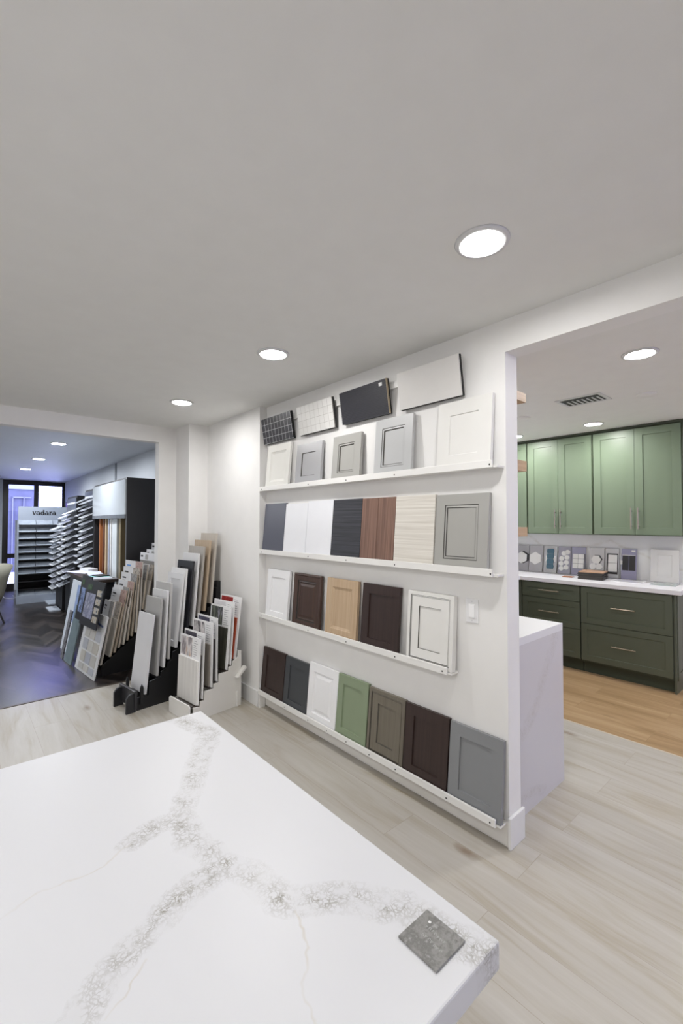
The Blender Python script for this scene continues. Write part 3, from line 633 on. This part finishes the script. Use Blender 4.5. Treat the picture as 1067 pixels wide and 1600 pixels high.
# ------------------------------------------------------------ racks
def frame_pt(A, ang, u, v=0, z=0): return (A[0]+u*math.cos(ang)-v*math.sin(ang), A[1]+u*math.sin(ang)+v*math.cos(ang), z)
def rack_board(name, label, cat, group, A, ang, ub, zb, ut, zt, w, v0=0, dang=0):
    lean = math.atan2(ut-ub, zt-zb); L = math.hypot(ut-ub, zt-zb)
    t = thing(name, label, cat, frame_pt(A, ang, ub+.012*math.cos(lean), v0+w, zb-.0), (-lean, 0, ang-PI/2+dang), group); return t, L
AW = (1.372, 3.284); aw = R(6.7)
WR = [('fluted white wall panel card with tan and dark photo, front of the white rack', 'E4E2DF', 'F0EEEB', ['B98A55', 'E6E2E4', '6B5F63', 'EDEBEE'], .032, .105, .050, .605),
 ('charcoal wood panel card, second from the front of the white rack', '3E3A38', '5B5552', ['5B5561', '474350', '6C6672'], .068, .143, .084, .639),
 ('greige fluted panel card with blush room photo, third in the white rack', '8F8880', 'A29B92', ['D8CFD0', 'EAE5E5', '3B3940', 'CFC4C2'], .149, .210, .157, .710),
 ('black panel card with violet grey photo, fourth in the white rack', '2A2827', '4A4644', ['66647C', '4E4C60', '7A7890'], .194, .246, .197, .742),
 ('dark olive fluted panel card with grey green photo, fifth in the white rack', '37372F', '4B4B40', ['4E534B', '777C70', '2F332E', 'A9A7B5'], .285, .312, .325, .807),
 ('pale grey panel card, second from the back of the white rack', 'C9C6C1', 'D9D6D1', ['E6E5E8', 'DAD8DC', 'F0F0F2'], .320, .346, .356, .846),
 ('orange red fluted panel card with red photo, at the back of the white rack', 'A8492F', 'C05C3D', ['B5302C', '8C1F20', 'D25048'], .364, .380, .423, .878)]
M_CARD = paint('F0F0F1', .5); M_RK = paint('E2E0DC', .45); M_TXT = paint('8B8B90', .6)
for k, (lab, h1, h2, pc, ub, zb, ut, zt) in enumerate(WR):
    t, L = rack_board('wall_panel_sample', lab, 'panel sample', 'wall panel cards standing in the white rack', AW, aw, ub, zb, ut, zt, .30, .0, R(0))
    obj('card', B(0, .30, -.008, 0, 0, L), M_CARD, t)
    n = 26 if k in (0, 2, 4, 6) else 1
    bm = NB(); x0, x1 = (-.004, .292) if k == 0 else (.012, .275)
    ztop = L*.66
    if n > 1:
        s = (x1-x0)/n; pts = [(x0, -.0075)]
        for i in range(n): pts += [(x0+i*s+.0005, -.019), (x0+i*s+s*.6, -.019), (x0+i*s+s*.65, -.013), (x0+i*s+s*.97, -.013)]
        pts += [(x1, -.0075)]; prism(bm, pts, 'z', .0, ztop)
    else: box(bm, x0, x1, -.016, -.0075, 0, ztop)
    obj('panel_swatch', bm, fluted(h1, h2, n, x1-x0) if n > 1 else wood(h1, h2, rough=.5, fine=120), t)
    obj('photo_print', B(.014, .185, -.0088, -.0078, ztop+.012, L-.012), blotch(pc, 9 if k != 6 else 25, .4, 'room_photo', (3, 1, .6) if k != 6 else (4, 1, .3)), t, label='printed room photo')
    bm = NB()
    for i in range(8): box(bm, .205, .205+random.uniform(.03, .07), -.0086, -.0078, L-.03-i*.017, L-.027-i*.017)
    obj('text_lines', bm, M_TXT, t)
rk = thing('sample_rack', 'white stepped display rack with peg feet, holding wall panel cards beside the baseboard', 'display rack', (*AW, 0), (0, 0, aw))
steps = [(-.005, .092)]
for i, (_, _, _, _, ub, zb, ut, zt) in enumerate(WR): steps += [(ub+.022, steps[-1][1]), (ub+.022, zb-.012 if i == 0 else zb-.008)]
steps2 = [(-.005, 0), (-.005, .10)]
for i in range(len(WR)-1):
    ub, zb = WR[i][4]+.018, WR[i][5]-.01; zn = WR[i+1][5]-.01
    steps2 += [(ub, zb), (ub+.004, zn)] if zn > steps2[-1][1] else []
steps2 += [(.392, .40), (.392, .444), (.423, .444), (.423, 0)]
for v in (-.003, .305): obj('side_panel', prism(NB(), steps2, 'y', v-.006, v+.006), M_RK, rk)
obj('front_plate', prism(NB(), [(-.01, .0), (.31, 0), (.31, .11), (.295, .125), (.005, .125), (-.01, .11)], 'x', -.04, -.028), M_RK, rk, bevel=.003)
obj('cross_bar', B(-.028, .0, .0, .305, .10, .112), paint('4A4643', .4), rk, label='dark inner bar behind the front plate')
obj('back_plate', B(.409, .421, .003, .302, 0, .44), M_RK, rk)
for i in range(len(WR)): obj('ledge', B(WR[i][4]+.001, WR[i][4]+.026, .004, .30, WR[i][5]-.022, WR[i][5]-.010), paint('6B625B', .5), rk, label='dark ledge strip')
obj('peg', prism(NB(), [(.355, .245), (.375, .235), (.455, .305), (.44, .325)], 'y', -.05, -.009), M_RK, rk, bevel=.006)
obj('foot_peg', B(.37, .392, -.022, -.009, 0, .125), M_RK, rk, bevel=.005)

AB = (1.125, 3.762); ab = R(7.5)
KR = [('plain glossy white plank sample, front of the black rack', 'DFDFE2', .046, .109, .114, .738, 's'), ('light grey plank sample, second in the black rack', 'B2B1AF', .145, .233, .178, .867, 's'),
 ('white plank sample, third from the front of the black rack', 'E3E3E5', .200, .290, .233, .924, 's'), ('pale grey plank sample, fourth in the black rack', 'C2C1C0', .243, .349, .262, .985, 's'),
 ('tall white shaker door sample in the middle of the black rack', 'E4E4E6', .309, .431, .376, 1.054, 'k'), ('plain white plank sample directly behind the white shaker one', 'EAEAEB', .352, .473, .404, 1.096, 's'),
 ('black plank sample in the black rack', '2C2D33', .409, .540, .468, 1.159, 'k'), ('bright white plank sample behind the black one', 'E6E6E8', .468, .586, .521, 1.224, 's'),
 ('grey taupe plank sample, third from the back of the black rack', 'A5A09A', .520, .660, .576, 1.285, 'w'), ('tan oak plank sample, second from the back of the black rack', 'B19C84', .580, .701, .637, 1.338, 'w'),
 ('tallest pale taupe plank sample at the back of the black rack', 'BDB5AA', .646, .761, .702, 1.402, 'w')]
for k, (lab, h, ub, zb, ut, zt, st) in enumerate(KR):
    t, L = rack_board('plank_sample', lab, 'plank sample', 'tall samples standing in the black rack', AB, ab, ub, zb, ut, zt, .262)
    m = paint(h, .3) if st != 'w' else wood(h, {'A5A09A': 'B3AEA8', 'B19C84': 'C4B199', 'BDB5AA': 'CBC4BA'}[h], rough=.5, fine=60)
    if st == 'k':
        obj('frame', rings_mesh(.262, L, .018, [(.05, 0, 0), (.052, .007, 0)]), m, t); obj('center_panel', centre_mesh(.262, L, .018, .052, .007), m, t)
    else: obj('slab', B(0, .262, -.018, 0, 0, L), m, t, bevel=.001)
rk = thing('sample_rack', 'black stepped display rack with rounded front feet, holding tall plank samples', 'display rack', (*AB, 0), (0, 0, ab))
prof = [(-.02, 0), (-.02, .10), (.03, .10)]
for i in range(len(KR)-1): prof += [(KR[i][2]+.03, KR[i][3]-.012), (KR[i][2]+.034, KR[i+1][3]-.03)]
prof += [(.72, .75), (.72, 0)]
for v in (.006, .256): obj('side_panel', prism(NB(), prof, 'y', v-.007, v+.007), M_BLACK, rk)
for i in range(len(KR)): obj('ledge', B(KR[i][2], KR[i][2]+.03, .013, .249, KR[i][3]-.02, KR[i][3]-.008), M_BLACK, rk)
for v in (-.02, .21):
    obj('foot', prism(NB(), [(-.11, 0), (-.11, .115), (-.085, .145), (-.06, .150), (-.035, .12), (-.035, 0)], 'y', v, v+.022), paint('232427', .35), rk, bevel=.004)
obj('front_bar', B(-.05, -.028, -.03, .262, .03, .165), paint('2B2B2E', .35), rk, bevel=.003)
for v in (-.022, .245): obj('guide_tab', prism(NB(), [(.0, .05), (.0, .18), (.012, .205), (.024, .18), (.024, .05)], 'y', v, v+.012), M_BLACK, rk)
obj('back_plate', B(.706, .720, .013, .249, 0, .9), M_BLACK, rk)
obj('rear_post', prism(NB(), [(.722, 0), (.722, .93), (.732, .955), (.775, .955), (.785, .93), (.785, 0)], 'y', .03, .10), M_BLACK, rk, bevel=.006)

# tile rack beyond the doorway
AT = (1.03, 4.80); at = R(6)
GT = 'tile boards standing in the dark rack beyond the doorway'
def label_print(L, w, h1, hs): return blotch(hs, 14, .45, 'board_print')
tc = ['CFCBC6', 'B8B3AC', 'C9B9A6', 'A9A6A2', 'C4BDB2', 'B5AEA6', 'BFB5A6', 'D2CEC8', 'A5A19C', 'B9B2A8']
TR = [(.045, .111, .165, .708, .25, 'pale marble look tile board with white header, directly behind the chip board'),
 (.130, .175, .232, .693, .33, 'tile board with grey town photo header, second behind the chip board'), (.171, .208, .284, .808, .38, 'beige tile board with dark kitchen photo, third behind the chip board'),
 (.210, .247, .306, .836, .40, 'tile board with mottled photo strip, fourth behind the chip board'), (.255, .271, .327, .804, .38, 'brick red toned tile board, fifth behind the chip board'),
 (.293, .306, .352, .889, .40, 'tile board with pinkish photo header, sixth behind the chip board'), (.337, .341, .384, .965, .41, 'tile board with white header, seventh behind the chip board'),
 (.376, .373, .409, 1.023, .42, 'tan edged tile board, eighth behind the chip board'), (.410, .400, .434, 1.09, .43, 'tile board with blue lettering header, tallest left of the dark cabinet side'),
 (.440, .601, .492, 1.057, .22, 'grey tile board with white header and dark logo patch, second from the rack end'), (.476, .580, .554, 1.051, .24, 'brown stone tile board at the right end of the tile rack')]
for k, (ub, zb, ut, zt, w, lab) in enumerate(TR):
    if k in (3,): pass
    t, L = rack_board('tile_board', lab, 'tile board', GT, AT, at, ub, zb, ut, zt, w)
    obj('board', B(0, w, -.009, 0, 0, L), paint(['C9C2B8', 'B7A996', 'A89A88', 'BBAFA0'][k % 4], .6), t)
    hh = .16
    obj('tile_face', B(.004, w-.004, -.016, -.0085, 0, L-hh-.004), blotch([tc[k % 10], ['A29C94', 'DAD6D0', '8F8A84'][k % 3]], 5, .3, 'tile_face'), t)
    obj('header_card', B(.0, w*.62, -.011, -.0085, L-hh, L), paint('DCDCDE', .5), t, label='white header card')
    obj('photo_print', B(w*.62, w-.002, -.011, -.0085, L-hh, L), blotch([['3A3A3C', 'A7A5A4', '6F6B69'], ['5A5048', 'C6BDB2', '2F2A28'], ['8E6E66', 'C3A8A0', '5B4641']][k % 3], 30, .4, 'photo'), t, label='printed photo')
    bm = NB(); box(bm, w*.1, w*.33, -.0118, -.011, L-.06, L-.045); box(bm, w*.1, w*.28, -.0118, -.011, L-.085, L-.08)
    obj('text_lines', bm, paint('2F2F33' if k != 8 else '4F8FD0', .5), t)
for k, (ub, zt, lab) in enumerate([(.585, 1.17, 'tile board with white header in front of the dark cabinet side, lowest of three'), (.652, 1.20, 'tile board with white header, middle of three before the dark cabinet'), (.712, 1.27, 'tile board highest of three, cut off by the doorway edge')]):
    t, L = rack_board('tile_board', lab, 'tile board', GT, AT, at, ub-.04, zt-.60, ub, zt, .38, v0=.02)
    obj('board', B(0, .38, -.009, 0, 0, L), paint('8D8A86', .6), t); obj('header_card', B(0, .38, -.012, -.0085, L-.085, L), paint('E4E4E6', .5), t, label='white header card')
    obj('photo_print', B(.13, .2, -.0125, -.0085, L-.075, L-.02), blotch(['5E5B58', 'BAB7B4', '2A2A2A'], 30, .4, 'photo'), t); obj('logo_patch', B(.02, .07, -.0128, -.0118, L-.05, L-.03), M_DARK, t)
# chip board, dark display boards, floor standing boards
t = thing('chip_board', 'large white tile board with square chips, leaning at the front of the dark rack', 'tile board', (.957, 5.322, 0), (-R(11.5), 0, R(5)-PI/2), GT)
obj('board', B(0, .60, -.010, 0, 0, .595), paint('D9DADB', .45), t)
for i in range(4):
    for j in range(3):
        x = .10+j*.155; zt = .44-i*.118; hh = .102 if i < 3 else .06; zt2 = zt if i < 3 else zt-.0
        obj('tile_chip', B(x, x+.135, -.016, -.0095, zt2-hh, zt2), paint(['BFBDB8', 'C6C3BD', 'B7B9C0', 'CBC9C3', 'C0BCB3', 'B2B5BE'][(i*2+j) % 6], .35), t)
        
bm = NB(); box(bm, .07, .19, -.0108, -.0098, .53, .548); obj('lettering', bm, M_DARK, t)
obj('blue_pen_strip', prism(NB(), [(.25, .515), (.28, .53), (.54, .50), (.54, .485), (.28, .505)], 'y', -.018, -.0105), paint('46557E', .3), t, label='blue and black strip across the top')
def dark_board(ub, zb, ut, zt, w, v0, lab, pc):
    t, L = rack_board('display_board', lab, 'display board', 'black printed boards in the tile rack', AT, at, ub, zb, ut, zt, w, v0)
    obj('board', B(0, w, -.010, 0, 0, L), paint('25262A', .35), t)
    obj('photo_print', B(.05, w*.62, -.0115, -.0098, .08, L-.13), blotch(pc, 10, .35, 'tiles_photo'), t, label='printed interior photo')
    obj('green_patch', B(w*.1, w*.35, -.0115, -.0098, L-.10, L-.045), blotch(['27402A', '3E5A38', '1E1F22'], 20, .4, 'green_print'), t)
    for i in range(4): obj('thumbnail', B(w*.68, w*.93, -.0115, -.0098, .06+i*.085, .12+i*.085), blotch(['4A4D57', 'A9ABB0', 'C4B89F', '2D2E33'], 25, .4, 'thumb'), t, label='small printed picture')
dark_board(-.005, .455, .080, .903, .50, .0, 'black framed display board with kitchen photo and green patches, above the chip board', ['3E4050', 'A3A6BC', '6C7088', 'D2D4DE'])
dark_board(.02, .47, .095, .93, .30, .42, 'black printed board with blue photos, left of the framed display board', ['3A4C86', '8FA4D0', '263052', 'B8C6E4'])
for bx, by, L, w, lean, ang, m, lab in [(.97, 6.244, .82, .62, 9, 2, paint('C9D0D8', .4), 'tall pale plank leaning left of the black display boards'),
    (.905, 5.82, .52, .12, 10, 0, blotch(['3A3A40', '8A8A90', '222226', 'B5B5BA'], 30, .5, 'rock_print'), 'narrow dark speckled stone sample standing on the herringbone floor'),
    (.915, 5.66, .60, .26, 11, 4, blotch(['5F7076', '748489', '6A7A80'], 6, .35, 'teal_slate'), 'blue grey slate tile leaning left of the chip board')]:
    t = thing('leaning_sample', lab, 'tile sample', (bx, by, 0), (-R(lean), 0, R(ang)-PI/2), 'samples leaning at the left of the tile rack')
    obj('slab', B(0, w, -.012, 0, 0, L), m, t)
    if L > .8: obj('printed_strip', B(w*.45, w*.95, -.013, -.0115, .35, L-.04), blotch(['3A4C86', '8FA4D0', '7D93B8', 'B8C6E4'], 9, .4, 'strip_print'), t, label='blue printed photos')
rk = thing('tile_rack', 'low black rack holding the tile boards, just beyond the doorway', 'display rack', (*AT, 0), (0, 0, at))
prof = [(.06, 0), (.06, .08)]+[(q[0]+.02, q[1]-.016) for q in TR]+[(.56, .55), (.64, .56), (.72, .60), (.76, .64), (.76, 0)]
for v in (.03, .42): obj('side_panel', prism(NB(), prof, 'y', v-.008, v+.008), M_BLACK, rk)
for q in TR: obj('ledge', B(q[0]-.004, q[0]+.022, .038, .412, q[1]-.014, q[1]-.004), M_BLACK, rk)
obj('back_plate', B(.745, .76, .038, .412, 0, .75), M_BLACK, rk)

# ------------------------------------------------------------ far room
M_CAB = paint('2A292C', .35)
t = thing('display_cabinet', 'tall dark cabinet with glossy white door and colour strips, against the far room wall', 'cabinet', (1.7, 6.3, 0))
bm = NB(); box(bm, 1.48, 1.925, 5.49, 5.515, 0, 2.03); box(bm, 1.48, 1.925, 7.08, 7.105, 0, 2.03); box(bm, 1.48, 1.925, 5.515, 7.08, 2.005, 2.03); box(bm, 1.90, 1.925, 5.515, 7.08, 0, 2.005); box(bm, 1.48, 1.90, 5.515, 7.08, 0, .6); box(bm, 1.50, 1.90, 5.515, 7.08, 1.56, 1.58)
obj('body', bm, M_CAB, t, world=True)
obj('edge_strip', B(1.474, 1.48, 5.488, 5.50, 0, 2.03), paint('8A8C90', .3, .4), t, world=True, label='thin light edge')
d = obj('lift_door', B(1.460, 1.479, 5.50, 7.10, 1.60, 2.005), paint('DFE6EC', .06, coat=.8), t, world=True, label='glossy white door')
obj('door_rail', B(1.458, 1.479, 5.50, 7.10, 1.555, 1.60), paint('8F949A', .25, .5), t, world=True)
cols = [(6.85, .05, 'A8693F'), (6.66, .045, '6F4633'), (6.53, .05, 'C9AF8C'), (6.37, .06, 'B9BED0'), (6.27, .05, 'F0F0EE'), (6.18, .04, 'D8DBDF'), (6.07, .18, 'D5DBDE'), (5.84, .07, '8E8064')]
for y, w_, h in cols: obj('color_strip', B(1.50, 1.60, y-w_/2, y+w_/2, .6, 1.555), paint(h, .4), t, world=True)
t = thing('sample_table', 'dark counter height table covered with papers and tile samples, before the tall cabinet', 'table', (1.25, 6.0, 0))
obj('table_top', B(1.13, 1.43, 5.58, 6.95, .82, .85), paint('3A2C26', .35), t, world=True); obj('base', B(1.16, 1.42, 5.72, 6.9, 0, .82), paint('2E3038', .4), t, world=True)
for (x, y, sx, sy, h, hgt, r, l, z) in [(1.26, 6.65, .10, .22, 'DDE2F2', .004, 20, 'white sheet at the far left end of the dark table', 0), (1.33, 6.30, .08, .25, 'D2D8EA', .004, -8, 'white sheet lying in the middle of the dark table', .0045), (1.30, 5.95, .10, .16, '8FC8C6', .003, 6, 'teal paper under the black tile on the dark table', 0),
     (1.33, 6.02, .07, .10, '34383C', .010, 12, 'black square tile on the teal paper', .0035), (1.27, 5.70, .11, .09, 'C9CCD6', .012, -6, 'thick pale tile at the near end of the dark table', 0), (1.36, 6.80, .06, .14, 'D8D8DC', .035, 10, 'small stack of pale tiles at the far end of the dark table', 0)]:
    o = tag(obj('tile_slab' if hgt > .006 else 'paper_sheet', B(-sx, sx, -sy, sy, 0, hgt), paint(h, .4)), l, 'tile' if hgt > .006 else 'paper', 'things lying on the dark table'); o.location = (x, y, .8505+z); o.rotation_euler = (0, 0, R(r))

# stone slab display with lettering
M_VS = paint('8F97A4', .18, coat=.5)
t = thing('slab_display', 'tall grey slab display stand with black vadara lettering before the glass door', 'display stand', (1.25, 10.3, 0))
obj('header_panel', B(.865, 1.70, 10.25, 10.27, 1.40, 1.81), M_VS, t, world=True)
obj('side_panel', B(.845, .865, 10.10, 10.55, 0, 1.55), M_VS, t, world=True); obj('side_panel', B(1.68, 1.70, 10.10, 10.55, 0, 1.55), M_VS, t, world=True); obj('base_panel', B(.845, 1.70, 10.085, 10.10, 0, .145), M_VS, t, world=True)
obj('back', B(.865, 1.68, 10.50, 10.55, 0, 1.5), M_BLACK, t, world=True, label='black slotted back')
rz = [1.469, 1.334, 1.207, 1.076, .951, .817, .68, .549, .413, .27, .145]
for z in rz: obj('shelf', B(.866, 1.679, 10.11, 10.40, z-.022, z-.010), M_BLACK, t, world=True)
# serif letters built from strokes
def letters(word, H, parent, M4, m):
    def S(bm, pts, w0, w1=None):
        w1 = w1 or w0
        for i, (a, c) in enumerate(zip(pts[:-1], pts[1:])):
            a = Vector((a[0], a[1], 0)); c = Vector((c[0], c[1], 0)); d = c-a
            if d.length < 1e-6: continue
            n = Vector((-d.y, d.x, 0)).normalized()
            prism(bm, [(p.x, p.y) for p in (a+n*w0, a-n*w0, c-n*w1, c+n*w1)], 'z', 0, .003, M=M4)
    x = 0
    for ch in word:
        bm = NB(); T = H*.16; th = H*.075
        X = lambda px, py: (x+px*H, py*H)
        if ch == 'v':
            S(bm, [X(.12, 1), X(.46, 0)], T); S(bm, [X(.84, 1), X(.50, 0)], th); S(bm, [X(-.02, .96), X(.36, .96)], th); S(bm, [X(.66, .96), X(.98, .96)], th); adv = 1.0
        elif ch in 'ad':
            pts = [(0.40+.33*math.cos(a)*1.0, .32+.30*math.sin(a)) for a in [R(q) for q in range(0, 361, 30)]] if ch == 'a' else [(0.42+.34*math.cos(a), .46+.46*math.sin(a)) for a in [R(q) for q in range(0, 361, 30)]]
            for i in range(12):
                wq = th+(T-th)*abs(math.cos(R(i*30+15))); S(bm, [X(*pts[i]), X(*pts[i+1])], wq)
            top = .75 if ch == 'a' else 1.5
            S(bm, [X(.78, 0), X(.78, top)], T); S(bm, [X(.78, .04), X(1.02, .04)], th)
            if ch == 'a': S(bm, [X(.78, .78), X(.62, .95), X(.40, .98), X(.18, .85)], T*.7, th)
            else: S(bm, [X(.56, 1.46), X(.80, 1.46)], th)
            adv = 1.1
        elif ch == 'r':
            S(bm, [X(.25, 0), X(.25, 1)], T); S(bm, [X(.02, .96), X(.26, .96)], th); S(bm, [X(.02, .04), X(.52, .04)], th); S(bm, [X(.28, .66), X(.46, .92), X(.64, .94)], th, T); S(bm, [X(.62, .96), X(.72, .84)], T*.9); adv = .85
        obj('letter', bm, m, parent); x += adv*H
    return x
M4 = Matrix.Translation((1.085-1.25, 10.2495-10.3, 1.655)) @ Matrix.Rotation(R(90), 4, 'X')
letters('vadara', .058*1.08, t, M4, M_BLACK)
mv = [blotch(['949CA7', '8A929D', 'A0A8B2'], 3, .15, 'slab_stone'), blotch(['7C848E', '98A0AA', '70787F'], 4, .15, 'slab_stone2')]
pos3 = ['left', 'middle', 'right']; ords = ['top', 'second', 'third', 'fourth', 'fifth', 'sixth', 'seventh', 'eighth', 'ninth', 'tenth', 'lowest']
for r_, z in enumerate(rz):
    for c in range(3):
        if r_ in (8,) or (r_ == 9 and c < 2) or (r_ in (6, 7) and c == 2): continue
        x0 = .870+c*.270
        o = tag(obj('stone_slab', B(0, .262, -.010, 0, 0, .138), mv[(r_+c) % 2]), f'{pos3[c]} stone slab sample in the {ords[r_]} row of the grey slab display', 'stone sample', 'stone slabs in the lettered display')
        o.location = (x0, 10.13, z-.009); o.rotation_euler = (-R(52), 0, 0)
# chip towers
def tower(x0, x1, y0, y1, h, lab):
    t = thing('sample_tower', lab, 'display stand', ((x0+x1)/2, (y0+y1)/2, 0), group='black sample towers of the far room')
    obj('tower_back', prism(NB(), [(x0, 0), (x1, 0), (x1, h), (x0+.02, h)], 'y', y0, y1), M_BLACK, t, world=True)
    bm = NB(); obj('header_plate', box(bm, x0+.006, x0+.014, y0+.02, y1-.02, h-.25, h-.03), paint('4C515C', .3), t, world=True, label='grey header plate')
    obj('name_strip', B(x0+.001, x0+.006, y0+.06, y1-.06, h-.13, h-.10), paint('C9CDD6', .4), t, world=True)
tower(1.48, 1.74, 7.16, 7.78, 2.0, 'black sample tower touching the tall cabinet, with tilted pale chips')
tower(1.40, 1.70, 7.95, 8.75, 1.93, 'black sample tower with two header plates, middle of the far room wall')
tower(1.38, 1.60, 8.90, 9.55, 1.55, 'low black sample tower nearest the lettered slab display')
def chip(x, y, z, w, d, tilt, m, lab, grp):
    o = tag(obj('stone_chip', B(0, d, 0, w, 0, .012), m), lab, 'stone sample', grp); o.location = (x, y, z); o.rotation_euler = (0, -R(tilt), 0); return o
mc = [paint('BFC4CC', .3), paint('A7ABB4', .3), paint('D4D8DD', .3), blotch(['8A8E9C', 'C3C6CF', '70748A'], 20, .3, 'speckle')]
nth = ['first', 'second', 'third', 'fourth', 'fifth', 'sixth', 'seventh', 'eighth', 'ninth', 'tenth', 'eleventh', 'twelfth', 'thirteenth']
for ci, (y0, w, xs, ztop, nrow, lab) in enumerate([(7.17, .24, 1.338, 1.76, 10, 'near column of the tower beside the tall cabinet'), (7.49, .24, 1.338, 1.79, 10, 'far column of the tower beside the tall cabinet'),
     (7.98, .29, 1.258, 1.62, 11, 'near column of the middle tower'), (8.38, .29, 1.258, 1.56, 12, 'far column of the middle tower'), (8.95, .38, 1.238, 1.36, 11, 'low tower nearest the slab display')]):
    for r_ in range(nrow):
        chip(xs+.0, y0, ztop-r_*.10, w, .165, 26, mc[(r_*3+ci) % 4], f'{nth[r_]} pale chip down in the {lab}', 'tilted stone chips of the sample towers')
o = tag(obj('stone_tile', B(-.12, .12, -.26, .26, 0, .02), paint('AEB6C0', .3)), 'pale slab lying on the dark floor before the slab display', 'stone sample'); o.location = (1.40, 9.84, .001)
o = tag(obj('stone_tile', B(-.08, .08, -.22, .22, 0, .02), paint('B9C0CA', .3)), 'pale slab lying on the dark floor nearest the chip towers', 'stone sample'); o.location = (1.28, 9.10, .001)
t = thing('lit_sign', 'small dark stand with a glowing purple strip beside the far room window', 'sign', (1.80, 10.9, 0))
obj('stand_body', B(1.78, 1.88, 10.6, 11.2, 0, 1.95), paint('55597A', .4), t, world=True); obj('purple_strip', B(1.776, 1.781, 10.95, 11.08, 1.70, 1.93), emit('purple', (.35, .15, .95), 1.3), t, world=True, label='glowing purple strip')
# chairs at the left edge
M_CH = paint('A7A596', .6); M_CHI = paint('CFCFC2', .6)
def chair(x, y, r, lab):
    t = thing('tub_chair', lab, 'chair', (x, y, 0), (0, 0, r), 'beige tub chairs of the far room')
    bm = NB(); n = 20; rows = []
    for i in range(n+1):
        a = R(-110+220*i/n); hgt = .90-.16*(abs(a)/R(110))**2.2
        col = []
        for rr, z in ((.14, .25), (.205, .42), (.265, .70), (.31, hgt), (.275, hgt+.004), (.235, .70), (.185, .46), (.12, .40)):
            col.append(bm.verts.new((rr*math.sin(a), rr*math.cos(a), z)))
        rows.append(col)
    for A, C in zip(rows[:-1], rows[1:]):
        for k in range(8): bm.faces.new((A[k], A[(k+1) % 8], C[(k+1) % 8], C[k]))
    bm.faces.new(rows[0]); bm.faces.new(rows[-1][::-1])
    obj('shell', bm, M_CH, t, smooth=True)
    bm = NB(); lathe(bm, [(.001, .26), (.13, .26), (.17, .40), (.185, .45), (.16, .47), (.001, .475)], 28); obj('seat', bm, M_CHI, t, smooth=True)
    for sx, sy in ((1, 1), (1, -1), (-1, 1), (-1, -1)): obj('leg', tube(NB(), [(sx*.08, sy*.08, .30), (sx*.16, sy*.16, 0)], .012, 8), M_DARK, t)
chair(.35, 8.42, R(200), 'beige tub chair cut by the left edge of the photo, the nearer one')
chair(.27, 9.9, R(190), 'beige tub chair behind the nearer one, at the left edge')
tb = thing('round_table', 'round pale table between the beige chairs, beyond the left edge', 'table', (-.45, 9.1, 0))
obj('table_top', prism(NB(), ngon(.40, 40), 'z', .72, .75), M_CHI, tb); obj('pedestal', prism(NB(), ngon(.04, 16), 'z', .02, .72), M_DARK, tb); obj('foot', prism(NB(), ngon(.25, 32), 'z', 0, .02), M_DARK, tb)
P_ = [(.80, 12.1, .02), (.74, 11.7, .010), (.72, 11.3, .007), (.74, 11.05, .007), (.80, 10.9, .007), (.87, 10.83, .007), (.92, 10.88, .007), (.90, 11.1, .007), (.88, 11.25, .012), (.93, 11.28, .007), (1.0, 11.18, .007), (1.1, 11.0, .007)]
tag(obj('floor_cable', tube(NB(), P_, .006, 6), paint('DDDDE4', .4), smooth=True), 'thin white cable looping on the dark floor left of the slab display', 'cable')
